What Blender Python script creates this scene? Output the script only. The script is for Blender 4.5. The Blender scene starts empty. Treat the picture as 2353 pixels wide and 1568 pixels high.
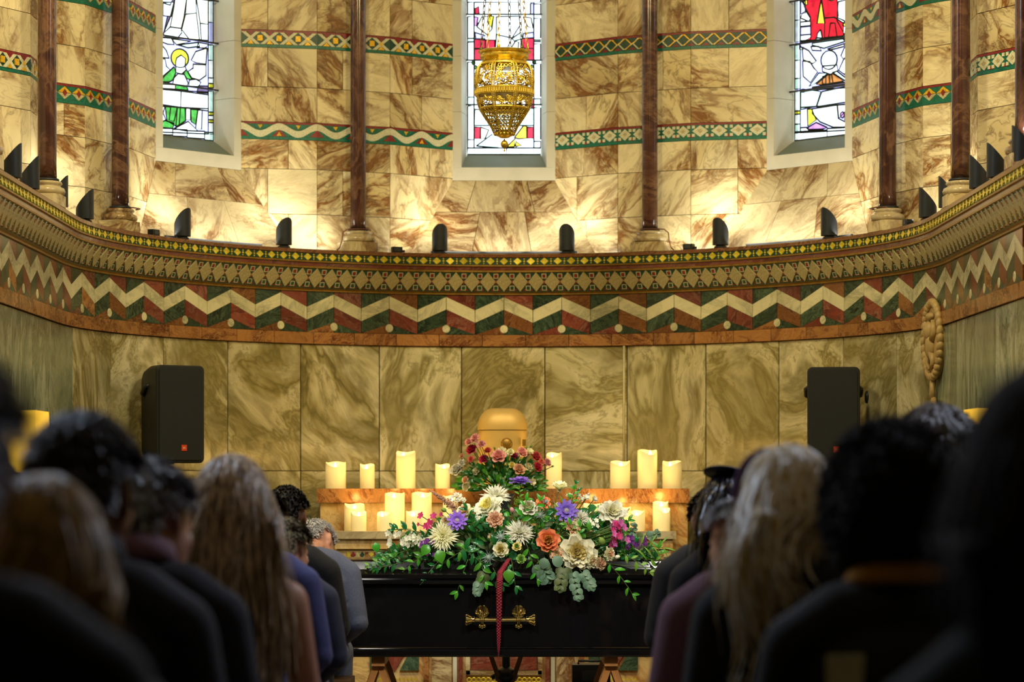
import bpy, bmesh, math, random
import numpy as np
from mathutils import Vector, Matrix, noise as mnoise
random.seed(7)
PI = math.pi
E = 1.2          # eye height
C = 11.67        # distance from camera to the centre of the apse
F = 5750.0       # focal length in pixels of the 2353 px wide frame
sc = bpy.context.scene
col = sc.collection

# ---------------------------------------------------------------- camera
cam_d = bpy.data.cameras.new('camera')
cam = bpy.data.objects.new('camera', cam_d)
col.objects.link(cam)
cam.location = (0, 0, E)
cam.rotation_euler = (PI/2, 0, 0)
cam_d.sensor_width = 36
cam_d.lens = F*36/2353
cam_d.shift_x = 18.5/2353
cam_d.shift_y = 316/2353
cam_d.dof.use_dof = True
cam_d.dof.focus_distance = 11.35
cam_d.dof.aperture_fstop = 2.9
sc.camera = cam
# ---------------------------------------------------------------- exposure
sc.view_settings.view_transform = 'Standard'
sc.view_settings.look = 'None'
sc.view_settings.exposure = 0.15
sc.view_settings.gamma = 1
sc.view_settings.use_curve_mapping = False
sc.cycles.max_bounces = 6
sc.cycles.diffuse_bounces = 3
sc.cycles.glossy_bounces = 3
sc.cycles.transparent_max_bounces = 8
sc.cycles.transmission_bounces = 3
sc.cycles.sample_clamp_indirect = 4
sc.cycles.caustics_reflective = False
sc.cycles.caustics_refractive = False
sc.cycles.use_denoising = True
# ---------------------------------------------------------------- sky outside the windows: bright overcast
w = bpy.data.worlds.new('sky'); sc.world = w; w.use_nodes = True
bg = w.node_tree.nodes['Background']
bg.inputs[0].default_value = (0.80, 0.93, 1.0, 1)
bg.inputs[1].default_value = 3.2

def light(name, kind, loc, power, color, target=None, size=0.1, size_y=None, angle=60, blend=0.6):
    d = bpy.data.lights.new(name, kind)
    d.energy = power; d.color = color
    if kind == 'AREA':
        d.size = size
        if size_y: d.shape = 'RECTANGLE'; d.size_y = size_y
    else:
        d.shadow_soft_size = size
    if kind == 'SPOT':
        d.spot_size = math.radians(angle); d.spot_blend = blend
    o = bpy.data.objects.new(name, d); col.objects.link(o)
    o.location = loc
    if target is not None:
        o.rotation_euler = (Vector(target)-Vector(loc)).to_track_quat('-Z', 'Y').to_euler()
    return o
# unseen lamps added: warm for sanctuary, cooler for coffin, fill for altar and nave
WARM = (1.0, 0.80, 0.40)
light('sanctuary_lamp', 'AREA', (-1.2, 9.4, 4.9), 66, WARM, (-0.5, 13.6, 1.4), 0.5)
light('sanctuary_lamp', 'AREA', (1.2, 9.4, 4.9), 66, WARM, (0.5, 13.6, 1.4), 0.5)
light('altar_fill', 'SPOT', (0.0, 10.9, 4.6), 190, (1.0, .87, .60), (0.0, 13.1, 1.2), 0.1, angle=36)  # added fill to brighten altar and flowers beyond the candlelight
light('coffin_lamp', 'SPOT', (-1.0, 6.2, 4.3), 760, (1.0, 0.95, 0.84), (0.05, 11.3, 0.95), 0.15, angle=22, blend=1.0)
light('coffin_lamp', 'SPOT', (1.2, 6.6, 4.3), 480, (1.0, 0.97, 0.9), (0.05, 11.3, 0.95), 0.15, angle=22, blend=1.0)
light('nave_fill', 'AREA', (-2.4, 8.1, 4.4), 80, (0.66, 0.78, 1.0), (-0.7, 6.2, 1.0), 1.2)  # added bluish fill for the seated people, in place of window light
light('nave_fill', 'AREA', (2.4, 8.1, 4.4), 70, (0.72, 0.80, 1.0), (0.7, 6.0, 1.0), 1.2)  # matching added fill on the right side
light('nave_fill', 'AREA', (0.0, 3.6, 5.0), 9, (1.0, 0.80, 0.5), (0.0, 9.0, 0.5), 0.8)  # added dim warm fill over the nearest figures

def P(px, py, d):
    """world point at distance d that the photograph shows near pixel px, py"""
    return Vector(((px-1158)/F*d, d, E+(1100-py)/F*d))

# ---------------------------------------------------------------- mesh builder
class MB:
    def __init__(s): s.v = []; s.f = []; s.m = []; s.cur = 0
    def add(s, vs, fs):
        n = len(s.v); s.v += [tuple(v) for v in vs]
        for f in fs: s.f.append(tuple(i+n for i in f)); s.m.append(s.cur)
    def box(s, c, size, rot=None, taper=1.0):
        x, y, z = [k/2 for k in size]
        vs = [Vector((a*x*(taper if cc > 0 else 1), b*y*(taper if cc > 0 else 1), cc*z)) for cc in (-1, 1) for a, b in ((-1,-1),(1,-1),(1,1),(-1,1))]
        if rot is not None: vs = [rot @ v for v in vs]
        s.add([v+Vector(c) for v in vs], [(3,2,1,0),(4,5,6,7),(0,1,5,4),(1,2,6,5),(2,3,7,6),(3,0,4,7)])
    def slab(s, pts, off, ch=0.0):
        """prism from a front polygon and a back offset; ch: chamfer"""
        pts = [Vector(p) for p in pts]; off = Vector(off); n = len(pts)
        if ch:
            c = sum(pts, Vector())/n
            ins = [p+(c-p).normalized()*ch for p in pts]
            mid = [p+off.normalized()*ch for p in pts]
            s.add(ins+mid+[p+off for p in pts],
                  [tuple(range(n))]+[(i, i+n, (i+1)%n+n, (i+1)%n) for i in range(n)]+[(i+n, i+2*n, (i+1)%n+2*n, (i+1)%n+n) for i in range(n)])
        else:
            s.add(pts+[p+off for p in pts], [tuple(range(n)), tuple(reversed(range(n, 2*n)))]+[(i, i+n, (i+1)%n+n, (i+1)%n) for i in range(n)])
    def tube(s, path, rad, n=8, caps=True):
        path = [Vector(p) for p in path]
        if not hasattr(rad, '__len__'): rad = [rad]*len(path)
        t0 = (path[1]-path[0]).normalized()
        up = Vector((0,0,1)) if abs(t0.z) < .9 else Vector((1,0,0))
        a = t0.cross(up).normalized(); vs = []
        for i, p in enumerate(path):
            t = (path[min(i+1, len(path)-1)]-path[max(i-1, 0)])
            t = t.normalized() if t.length > 1e-9 else t0
            a = (a-t*a.dot(t)).normalized(); b = t.cross(a)
            for k in range(n):
                an = 2*PI*k/n; vs.append(p+(a*math.cos(an)+b*math.sin(an))*rad[i])
        fs = [(i*n+k, i*n+(k+1)%n, (i+1)*n+(k+1)%n, (i+1)*n+k) for i in range(len(path)-1) for k in range(n)]
        if caps: fs += [tuple(reversed(range(n))), tuple(range((len(path)-1)*n, len(path)*n))]
        s.add(vs, fs)
    def lathe(s, prof, c=(0,0,0), n=24, rot=None, sx=1, sy=1):
        vs = [Vector((r*math.cos(2*PI*k/n)*sx, r*math.sin(2*PI*k/n)*sy, z)) for r, z in prof for k in range(n)]
        if rot is not None: vs = [rot @ v for v in vs]
        s.add([v+Vector(c) for v in vs],
              [(i*n+k, i*n+(k+1)%n, (i+1)*n+(k+1)%n, (i+1)*n+k) for i in range(len(prof)-1) for k in range(n)]
              + [tuple(reversed(range(n))), tuple(range((len(prof)-1)*n, len(prof)*n))])
    def ball(s, c, r, n=10, m=7, rot=None):
        if not hasattr(r, '__len__'): r = (r, r, r)
        vs = [Vector((0,0,-r[2]))]
        for j in range(1, m):
            ph = -PI/2+PI*j/m
            vs += [Vector((r[0]*math.cos(ph)*math.cos(2*PI*k/n), r[1]*math.cos(ph)*math.sin(2*PI*k/n), r[2]*math.sin(ph))) for k in range(n)]
        vs.append(Vector((0,0,r[2])))
        if rot is not None: vs = [rot @ v for v in vs]
        fs = [(0, 1+(k+1)%n, 1+k) for k in range(n)]
        fs += [(1+j*n+k, 1+j*n+(k+1)%n, 1+(j+1)*n+(k+1)%n, 1+(j+1)*n+k) for j in range(m-2) for k in range(n)]
        b = 1+(m-2)*n; fs += [(b+k, b+(k+1)%n, b+n) for k in range(n)]
        s.add([v+Vector(c) for v in vs], fs)
    def mesh(s, name, mats, smooth=False):
        me = bpy.data.meshes.new(name)
        me.from_pydata(s.v, [], s.f)
        if not isinstance(mats, (list, tuple)): mats = [mats]
        for m in mats: me.materials.append(m)
        if len(mats) > 1: me.polygons.foreach_set('material_index', s.m)
        if smooth: me.polygons.foreach_set('use_smooth', [True]*len(s.f))
        me.update()
        return me
    def build(s, name, mats, parent=None, smooth=False, loc=None, angle=None, **tags):
        me = s.mesh(name, mats, smooth)
        o = link(name, me, parent, loc, **tags)
        if smooth and angle:
            me.set_sharp_from_angle(angle=math.radians(angle))
        return o

def link(name, data, parent=None, loc=None, rot=None, **tags):
    o = bpy.data.objects.new(name, data); col.objects.link(o)
    if loc is not None: o.location = loc
    if rot is not None: o.rotation_euler = rot
    if parent is not None: o.parent = parent
    tag(o, **tags)
    return o
def tag(o, label=None, category=None, group=None, kind=None):
    if label: o['label'] = label
    if category: o['category'] = category
    if group: o['group'] = group
    if kind: o['kind'] = kind
    return o
def empty(name, loc, rotz=0, **tags):
    o = link(name, None, None, loc, (0, 0, rotz), **tags); o.empty_display_size = .05
    return o
def fixnormals(o):
    bm = bmesh.new(); bm.from_mesh(o.data); bmesh.ops.recalc_face_normals(bm, faces=bm.faces); bm.to_mesh(o.data); bm.free()

# ---------------------------------------------------------------- materials
def srgb(r, g, b):
    f = lambda c: ((c/255)/12.92 if c/255 <= .04045 else (((c/255)+.055)/1.055)**2.4)
    return (f(r), f(g), f(b), 1)
class NT:
    def __init__(s, name):
        s.mat = bpy.data.materials.new(name); s.mat.use_nodes = True
        s.t = s.mat.node_tree; s.bsdf = s.t.nodes['Principled BSDF']; s.out = s.t.nodes['Material Output']
    def n(s, typ, **kw):
        nd = s.t.nodes.new('ShaderNode'+typ)
        for k, v in kw.items():
            if k.startswith('_'): setattr(nd, k[1:], v)
            else:
                key = int(k[1:]) if k[0] == 'i' and k[1:].isdigit() else k.replace('__', ' ')
                if hasattr(v, 'is_output') or isinstance(v, bpy.types.NodeSocket): s.t.links.new(v, nd.inputs[key])
                else: nd.inputs[key].default_value = v
        return nd
    def l(s, a, b): s.t.links.new(a, b)
    def math(s, op, a, b=0.0, c=None):
        kw = dict(i0=a, i1=b)
        if c is not None: kw['i2'] = c
        return s.n('Math', _operation=op, **kw).outputs[0]
    def ramp(s, fac, stops, interp='LINEAR'):
        nd = s.n('ValToRGB', Fac=fac); cr = nd.color_ramp; cr.interpolation = interp
        while len(cr.elements) < len(stops): cr.elements.new(.5)
        for e, (p, c) in zip(cr.elements, stops): e.position = p; e.color = c if len(c) == 4 else (*c, 1)
        return nd.outputs[0]
    def mix(s, fac, a, b, mode='MIX'):
        nd = s.t.nodes.new('ShaderNodeMix'); nd.data_type = 'RGBA'; nd.blend_type = mode
        for k, v in ((0, fac), (6, a), (7, b)):
            if isinstance(v, bpy.types.NodeSocket): s.t.links.new(v, nd.inputs[k])
            else: nd.inputs[k].default_value = v
        return nd.outputs[2]
    def bump(s, h, strength=.3, dist=.01):
        b = s.n('Bump', Strength=strength, Distance=dist, Height=h); s.l(b.outputs[0], s.bsdf.inputs['Normal'])

def plain(name, c, rough=.5, metal=0, emit=None, es=0, var=.12, nscale=30, spec=None, coat=0, sheen=0, bump=0):
    t = NT(name); b = t.bsdf
    tc = t.n('TexCoord')
    nz = t.n('TexNoise', Vector=tc.outputs['Object'], Scale=nscale, Detail=3.0)
    cd = (c[0]*(1-var), c[1]*(1-var), c[2]*(1-var), 1); cl = (min(1, c[0]*(1+var)), min(1, c[1]*(1+var)), min(1, c[2]*(1+var)), 1)
    t.l(t.ramp(nz.outputs[0], [(.3, cd), (.7, cl)]), b.inputs['Base Color'])
    b.inputs['Roughness'].default_value = rough; b.inputs['Metallic'].default_value = metal
    if spec is not None: b.inputs['Specular IOR Level'].default_value = spec
    if coat: b.inputs['Coat Weight'].default_value = coat; b.inputs['Coat Roughness'].default_value = .1
    if sheen: b.inputs['Sheen Weight'].default_value = sheen
    if emit: b.inputs['Emission Color'].default_value = emit; b.inputs['Emission Strength'].default_value = es
    if bump: t.bump(nz.outputs[0], bump, .003)
    return t.mat

def randomised(t, spread=40.0, spin=True):
    """object coordinates shifted and turned differently for every slab"""
    tc = t.n('TexCoord'); oi = t.n('ObjectInfo')
    r = oi.outputs['Random']
    off = t.n('CombineXYZ', X=t.math('MULTIPLY', r, spread), Y=t.math('MULTIPLY', r, spread*1.7), Z=t.math('MULTIPLY', r, spread*2.3))
    v = t.n('VectorMath', _operation='ADD', i0=tc.outputs['Object'], i1=off.outputs[0]).outputs[0]
    if spin:
        v = t.n('VectorRotate', _rotation_type='Y_AXIS', Vector=v, Angle=t.math('MULTIPLY', t.math('FRACT', t.math('MULTIPLY', r, 17.3)), 6.28)).outputs[0]
    return v, r

def marble_veined(name, light_c, mid_c, vein_c, vein2_c, scale=2.2, rough=.22, amount=1.0, tint=.12):
    """cream marble with rust veins: patches + two ridged vein layers"""
    t = NT(name); v, r = randomised(t)
    mp = t.n('Mapping', Vector=v, Scale=(.9, 1, 2.4)).outputs[0]
    warp = t.n('TexNoise', Vector=mp, Scale=scale*.9, Detail=4.0)
    wv = t.n('VectorMath', _operation='MULTIPLY_ADD', i0=warp.outputs['Color'], i1=(.55, .55, .55), i2=mp).outputs[0]
    n1 = t.n('TexNoise', Vector=wv, Scale=scale, Detail=6.0, Roughness=.62, Distortion=.6).outputs[0]
    n2 = t.n('TexNoise', Vector=wv, Scale=scale*2.3, Detail=5.0, Roughness=.6, Distortion=1.0).outputs[0]
    n3 = t.n('TexNoise', Vector=wv, Scale=scale*.7, Detail=3.0).outputs[0]
    r1 = t.math('ABSOLUTE', t.math('SUBTRACT', n1, .5)); r2 = t.math('ABSOLUTE', t.math('SUBTRACT', n2, .5))
    base = t.ramp(n3, [(.32, mid_c), (.56, light_c), (.9, light_c)])
    veins = t.ramp(r1, [(0, (1,1,1)), (.018, (.75,)*3), (.06, (.18,)*3), (.11, (0,0,0))])
    fine = t.ramp(r2, [(0, (.8,)*3), (.018, (.3,)*3), (.05, (0,0,0))])
    mask = t.ramp(n3, [(.4, (.95,)*3), (.62, (.22,)*3)])
    c = t.mix(t.math('MULTIPLY', t.math('MULTIPLY', veins, mask), amount), base, vein_c)
    c = t.mix(t.math('MULTIPLY', t.math('MULTIPLY', fine, mask), .8*amount), c, vein2_c)
    var = t.n('HueSaturation', Color=c, Value=t.math('ADD', 1-tint/2, t.math('MULTIPLY', t.math('FRACT', t.math('MULTIPLY', r, 7.7)), tint)))
    t.l(var.outputs[0], t.bsdf.inputs['Base Color'])
    t.bsdf.inputs['Roughness'].default_value = rough
    return t.mat

def marble_banded(name, stops, scale=.9, rep=5.0, rough=.2, warp_amt=1.0, stretch=(1, 1, .30), tint=.2):
    """streaming veins: contour lines of noise drawn out along a direction that differs from slab to slab"""
    t = NT(name); v, r = randomised(t)
    low = t.n('TexNoise', Vector=v, Scale=scale*1.1, Detail=2.0)
    w1 = t.n('VectorMath', _operation='MULTIPLY_ADD', i0=low.outputs['Color'], i1=(warp_amt*.9,)*3, i2=v).outputs[0]
    mp = t.n('Mapping', Vector=w1, Scale=stretch).outputs[0]
    warp = t.n('TexNoise', Vector=mp, Scale=scale*4, Detail=4.0)
    wv = t.n('VectorMath', _operation='MULTIPLY_ADD', i0=warp.outputs['Color'], i1=(.16,)*3, i2=mp).outputs[0]
    n1 = t.n('TexNoise', Vector=wv, Scale=scale*2.2, Detail=5.0, Roughness=.6, Distortion=.3).outputs[0]
    n2 = t.n('TexNoise', Vector=wv, Scale=scale*6.5, Detail=6.0, Roughness=.65).outputs[0]
    a = t.math('PINGPONG', t.math('MULTIPLY', n1, rep*2), 1.0)
    c = t.ramp(a, stops)
    streak = t.ramp(n2, [(.36, (1,)*3), (.47, (.35,)*3), (.52, (0,)*3)])
    c = t.mix(t.math('MULTIPLY', streak, .75), c, stops[0][1])
    hair = t.ramp(t.math('ABSOLUTE', t.math('SUBTRACT', n2, .56)), [(0, (1,)*3), (.012, (.4,)*3), (.03, (0,)*3)])
    c = t.mix(t.math('MULTIPLY', hair, .6), c, stops[0][1])
    blot = t.n('TexNoise', Vector=w1, Scale=scale*1.5, Detail=4.0).outputs[0]
    c = t.mix(t.math('MULTIPLY', t.ramp(blot, [(.36, (1,)*3), (.56, (0,)*3)]), .62), c, stops[-2][1])
    var = t.n('HueSaturation', Color=c, Value=t.math('ADD', 1-tint/2, t.math('MULTIPLY', t.math('FRACT', t.math('MULTIPLY', r, 7.7)), tint)))
    t.l(var.outputs[0], t.bsdf.inputs['Base Color'])
    t.bsdf.inputs['Roughness'].default_value = rough
    return t.mat

M = {}
M['upper'] = marble_veined('honey_marble', srgb(224, 211, 168), srgb(198, 177, 122), srgb(126, 84, 42), srgb(82, 62, 38), 2.1, amount=1.2, tint=.24)
M['sill'] = marble_veined('pale_marble', srgb(202, 188, 150), srgb(180, 158, 112), srgb(110, 72, 40), srgb(90, 66, 44), 2.6, amount=1.15)
M['lower'] = marble_banded('olive_marble', [(0, srgb(112, 104, 62)), (.10, srgb(164, 154, 104)), (.40, srgb(222, 216, 180)), (.75, srgb(200, 193, 150)), (.90, srgb(138, 128, 80)), (1, srgb(180, 170, 122))], .8, 3.0)
M['lower_grey'] = marble_banded('grey_green_marble', [(0, srgb(92, 108, 88)), (.12, srgb(150, 164, 138)), (.5, srgb(190, 198, 172)), (.8, srgb(166, 176, 148)), (.92, srgb(120, 130, 104)), (1, srgb(150, 158, 132))], .8, 3.0, stretch=(1, 1, .2))
M['siena'] = marble_veined('orange_marble', srgb(170, 120, 70), srgb(128, 76, 40), srgb(88, 42, 22), srgb(206, 166, 108), 6, tint=.3)
M['altar_beige'] = marble_veined('beige_marble', srgb(222, 196, 140), srgb(200, 168, 104), srgb(170, 112, 52), srgb(130, 96, 60), 2.0)
M['cream'] = marble_veined('cream_marble', srgb(226, 222, 184), srgb(204, 200, 160), srgb(96, 108, 88), srgb(70, 84, 72), 4, amount=.55, tint=.2)
M['green'] = marble_veined('dark_green_marble', srgb(44, 62, 46), srgb(28, 40, 32), srgb(92, 116, 90), srgb(16, 24, 18), 9, tint=.5)
M['red'] = marble_veined('red_porphyry', srgb(122, 56, 42), srgb(84, 42, 36), srgb(150, 104, 84), srgb(58, 28, 26), 7, tint=.55)
M['brown'] = marble_veined('brown_stone', srgb(118, 74, 40), srgb(92, 56, 34), srgb(160, 112, 66), srgb(50, 32, 24), 9, tint=.4)
M['column'] = marble_veined('red_brown_marble', srgb(74, 44, 36), srgb(56, 34, 30), srgb(166, 124, 92), srgb(38, 20, 18), 4, amount=.4, rough=.15)
M['stone'] = plain('pale_limestone', srgb(190, 187, 170), .7, var=.05, nscale=12)
M['grout'] = plain('grout', srgb(96, 78, 44), .8)
M['gold'] = plain('gold_glass_tessera', srgb(250, 214, 70), .3, .45, var=.35, nscale=60)
M['gold_dull'] = plain('gilded_moulding', srgb(150, 116, 44), .4, .5, var=.25, nscale=40)
M['tess_white'] = plain('white_tesserae', srgb(196, 194, 160), .55, var=.22, nscale=160)
M['tess_cream'] = plain('carved_cream_stone', srgb(172, 162, 118), .6, var=.28, nscale=120, bump=.8)
M['tess_green'] = plain('green_smalti', srgb(18, 98, 76), .35, var=.35, nscale=90)
M['tess_dgreen'] = plain('dark_green_smalti', srgb(26, 66, 50), .4, var=.4, nscale=90)
M['tess_red'] = plain('red_smalti', srgb(122, 34, 30), .4, var=.35, nscale=90)
M['tess_gold'] = plain('yellow_smalti', srgb(226, 180, 48), .25, .35, var=.3, nscale=90)
M['black_metal'] = plain('black_lacquered_metal', srgb(34, 40, 46), .42, .2)
M['lead'] = plain('lead_came', srgb(20, 26, 26), .6)
M['dark'] = plain('dark_backing', srgb(30, 26, 20), .8)
# ================================================================ THE SETTING
RW = 2.08
def W(th, z, r=RW):
    """point on the apse wall: th in degrees from the axis; beyond 90 the wall runs straight towards the nave"""
    s = 1 if th >= 0 else -1; a = abs(th)
    if a <= 90: return Vector((s*r*math.sin(math.radians(a)), C+r*math.cos(math.radians(a)), z))
    return Vector((s*r, C-math.radians(a-90)*RW, z))
def Wn(th):
    s = 1 if th >= 0 else -1; a = math.radians(min(abs(th), 90))
    return Vector((s*math.sin(a), math.cos(a), 0))
TH = 174.0
def ring(prof, name, mat, parent=None, step=2.0, **tags):
    """sweep a profile of (radius, z) along the apse"""
    m = MB(); n = int(2*TH/step); k = len(prof)
    vs = [W(-TH+i*2*TH/n, z, r) for i in range(n+1) for r, z in prof]
    m.add(vs, [(i*k+j, (i+1)*k+j, (i+1)*k+j+1, i*k+j+1) for i in range(n) for j in range(k-1)])
    return m.build(name, mat, parent, **tags)

wall_back = ring([(2.095, 0), (2.095, E+1.2)], 'wall_back', M['grout'], kind='structure')

# lower slabs
def zy(y): return E+(1100-y)/417.8
ths = [6.2+12.62*i for i in range(-14, 14)]
for i in range(len(ths)-1):
    a, b = ths[i]+.09, ths[i+1]-.09
    for z0, z1 in ((0.0, zy(1083)-.002), (zy(1083)+.002, zy(798)-.002)):
        m = MB(); n = 4; vs = []
        for j in range(n+1):
            th = a+(b-a)*j/n
            vs += [W(th, z0, 2.094), W(th, z0, RW), W(th, z1, RW), W(th, z1, 2.094)]
        fs = [(4*j+q, 4*j+4+q, 4*j+4+q+1, 4*j+q+1) for j in range(n) for q in range(3)]+[(0, 1, 2, 3), (4*n+3, 4*n+2, 4*n+1, 4*n)]
        m.add(vs, fs)
        mid = abs((a+b)/2)
        m.build('marble_slab', M['lower_grey'] if mid > 78 else M['lower'], wall_back)
# orange marble course
for i in range(-26, 26):
    a, b = (i+.5)*6.6+.05, (i+1.5)*6.6-.05
    m = MB(); vs = []
    for j in range(3):
        th = a+(b-a)*j/2
        vs += [W(th, zy(797), 2.09), W(th, zy(797), 2.066), W(th, zy(771), 2.066), W(th, zy(771), 2.09)]
    m.add(vs, [(4*j+q, 4*j+4+q, 4*j+4+q+1, 4*j+q+1) for j in range(2) for q in range(3)]+[(0,1,2,3), (11,10,9,8)])
    m.build('border_stone', M['siena'], wall_back)
# chevrons
def wtile(name, pts, mat, r=2.072, g=.0012, depth=.012):
    c = (sum(p[0] for p in pts)/len(pts), sum(p[1] for p in pts)/len(pts))
    q = []
    for th, z in pts:
        dx = math.radians(th-c[0])*RW; dz = z-c[1]; L = math.hypot(dx, dz)
        k = 1-g*1.4/L
        q.append(W(c[0]+(th-c[0])*k, c[1]+dz*k, r))
    m = MB(); m.slab(q, Wn(c[0])*depth)
    return m.build(name, mat, wall_back)
P8 = 8.78
reds = [M['red'], M['red'], M['brown'], M['red'], M['red'], M['brown'], M['siena']]
for k in range(-15, 16):
    c0 = k*P8; h = P8/2
    zt, zb = zy(679), zy(770.5)
    pt, pb, vt, vb, lb = zy(684), zy(713), zy(714), zy(743), zy(748)
    for s, top, low, bot in ((-1, M['green'], M['green'], random.choice([M['brown'], M['brown'], M['siena'], M['red']])), (1, random.choice(reds[:4]), random.choice(reds), M['green'])):
        e = c0+s*h
        wtile('corner_stone', [(c0, zt), (e, zt), (e, vt), (c0, pt)], top)
        wtile('cream_stone', [(c0, pt), (e, vt), (e, vb), (c0, pb)], M['cream'])
        wtile('chevron_stone', [(c0, pb), (e, vb), (e, zb), (c0, lb)], low)
        wtile('triangle_stone', [(c0, lb), (e, zb), (c0, zb)], bot)
    m = MB(); cc = W(c0, zy(757.5), 2.070); tx = Wn(c0).cross(Vector((0,0,1)))
    m.slab([cc+tx*math.cos(a)*.0225+Vector((0,0,1))*math.sin(a)*.0225 for a in [2*PI*i/14 for i in range(14)]], Wn(c0)*.004, .002)
    m.build('stone_disc', M['cream'], wall_back)

# cornice
cornice = ring([(2.09, zy(679)), (2.062, zy(679)), (2.062, zy(675)), (2.050, zy(673)), (2.006, zy(630)), (1.998, zy(629)), (1.998, zy(626)), (2.004, zy(624.5)),
    (2.004, zy(617)), (1.994, zy(616)), (1.994, zy(613)), (2.0, zy(612)), (2.0, zy(596.5)), (1.992, zy(595.5)), (1.992, zy(588)), (2.0, zy(587)), (2.45, zy(587)), (2.45, zy(640))],
    'trim_cornice', [M['grout'], M['gold_dull'], M['red'], M['dark'], M['tess_dgreen'], M['brown']], kind='structure')
# assign profile materials
me = cornice.data; kk = 17
zm = {0:1,1:1,2:1,3:4,4:1,5:1,6:1,7:2,8:1,9:1,10:4,11:4,12:5,13:5,14:5,15:5,16:5}
for p in me.polygons: p.material_index = zm[p.index % kk]
# frieze: big carved diamonds with little squares between
def flat_mesh(name, outline, thick, mat, hole=None):
    m = MB(); pts = [Vector((x, 0, z)) for x, z in outline]
    if hole:
        n = len(pts); h = [Vector((x, 0, z)) for x, z in hole]; b = Vector((0, thick, 0))
        vs = pts+h+[p+b for p in pts]+[p+b for p in h]
        fs = []
        for i in range(n):
            j = (i+1) % n
            fs += [(i, j, n+j, n+i), (i, 2*n+i, 2*n+j, j), (n+i, n+j, 3*n+j, 3*n+i)]
        m.add(vs, fs)
    else:
        m.slab(pts, (0, thick, 0), thick*.4)
    return m.mesh(name, mat)
def dia(w, h): return [(-w/2, 0), (0, h/2), (w/2, 0), (0, -h/2)]
def rect(w, h): return [(-w/2, -h/2), (w/2, -h/2), (w/2, h/2), (-w/2, h/2)]
big = flat_mesh('frieze_diamond', dia(.087, .112), .007, M['tess_cream'])
sq = flat_mesh('square_frame', rect(.026, .027), .004, M['tess_white'], rect(.017, .018))
tri_u = flat_mesh('frieze_triangle', [(-.024, -.016), (.024, -.016), (0, .018)], .004, M['tess_red'])
r_at = lambda z: 2.050+(2.006-2.050)*(z-zy(673))/(zy(630)-zy(673))
lean = math.atan2(.044, zy(630)-zy(673))
def put(meshd, name, th, z, r, parent, tilt=0.0, spin=0):
    o = link(name, meshd, parent, W(th, z, r))
    a = -math.radians(max(-90, min(90, th)))
    o.rotation_euler = (tilt, 0, a)
    return o
stp = 2.494; zc = (zy(673)+zy(630))/2
ctr_red, ctr_grn, tri_m = MB(), MB(), MB()
def quad_on(mb, th, z, r, w, h, d=.004, diam=False, tilt=lean):
    R = Matrix.Rotation(-math.radians(max(-90, min(90, th))), 3, 'Z') @ Matrix.Rotation(tilt, 3, 'X')
    pts = dia(w, h) if diam else rect(w, h)
    c = W(th, z, r)
    mb.slab([c+R @ Vector((x, 0, zz)) for x, zz in pts], R @ Vector((0, d, 0)))
for i in range(-63, 64):
    th = i*stp
    put(big, 'frieze_diamond', th, zc, r_at(zc)-.008, cornice, lean)
    t2 = th+stp/2
    put(sq, 'square_frame', t2, zy(638), r_at(zy(638))-.0035, cornice, lean)
    quad_on(ctr_red, t2, zy(638), r_at(zy(638))-.004, .018, .020)
    put(sq, 'square_frame', t2, zy(664.5), r_at(zy(664.5))-.0035, cornice, lean)
    quad_on(ctr_grn, t2, zy(664.5), r_at(zy(664.5))-.004, .018, .020)
    quad_on(tri_m, t2, zc, r_at(zc)-.003, .030, .030, .003, True)
    for s in (-1, 1): quad_on(tri_m, th+s*.3*stp, zy(669), r_at(zy(669))-.003, .02, .012, .003, True)
ctr_red.build('red_centres', M['tess_red'], cornice, kind='stuff')
ctr_grn.build('green_centres', M['tess_dgreen'], cornice, kind='stuff')
tri_m.build('red_fillets', M['tess_red'], cornice, kind='stuff')
# gold diamonds on the upper band
gd = flat_mesh('gold_diamond', dia(.048, .042), .005, M['gold'])
dots = MB()
for i in range(-74, 75):
    th = i*2.11
    o = put(gd, 'gold_diamond', th, zy(604.3), 1.996, cornice, random.uniform(-.12, .12))
    for dz in (-.012, 0, .012): quad_on(dots, th+1.055, zy(604.3)+dz, 1.997, .009 if dz else .013, .009 if dz else .013, .003, True, 0)
dots.build('gold_dots', M['gold'], cornice, kind='stuff')

# ---------------------------------------------------------------- upper wall: faceted bays around windows
def L(theta, p, x):
    a = math.radians(theta); return Vector((p*math.sin(a)+x*math.cos(a), C+p*math.cos(a)-x*math.sin(a), 0))
zu = lambda y: E+(1100-y)/F*13.6
LEDGE = zy(587)
ZT = 4.7
courses = [(LEDGE, zu(495)), (zu(495), zu(392)), (zu(392), zu(325)), (zu(285), zu(205)), (zu(205), zu(115)), (zu(75), 3.84), (3.84, 4.06), (4.06, 4.32), (4.32, ZT)]
bands = [(zu(325), zu(285)), (zu(115), zu(75))]
facets = []   # (p0, p1, kind)
for tp in (-67.5, -22.5, 22.5, 67.5):
    facets.append((L(tp, 2.14, -.21), L(tp, 2.14, .21), 'pier'))
FR, FW = 2.29, .285
for tw in (-45, 0, 45):
    facets.append((L(tw-22.5, 2.14, .21), L(tw, FR, -FW), 'splay'))
    facets.append((L(tw, FR, FW), L(tw+22.5, 2.14, -.21), 'splay'))
side = [L(67.5, 2.14, .21), Vector((2.29, 12.06, 0)), Vector((2.29, 11.75, 0)), Vector((2.155, 11.56, 0)), Vector((2.155, 11.39, 0)), Vector((2.30, 11.15, 0)),
        Vector((2.30, 10.5, 0)), Vector((2.155, 10.2, 0)), Vector((2.155, 9.4, 0)), Vector((2.155, 8.6, 0))]
kinds = ['splay', 'frame', 'splay', 'pier', 'splay', 'frame', 'splay', 'pier', 'pier']
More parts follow.
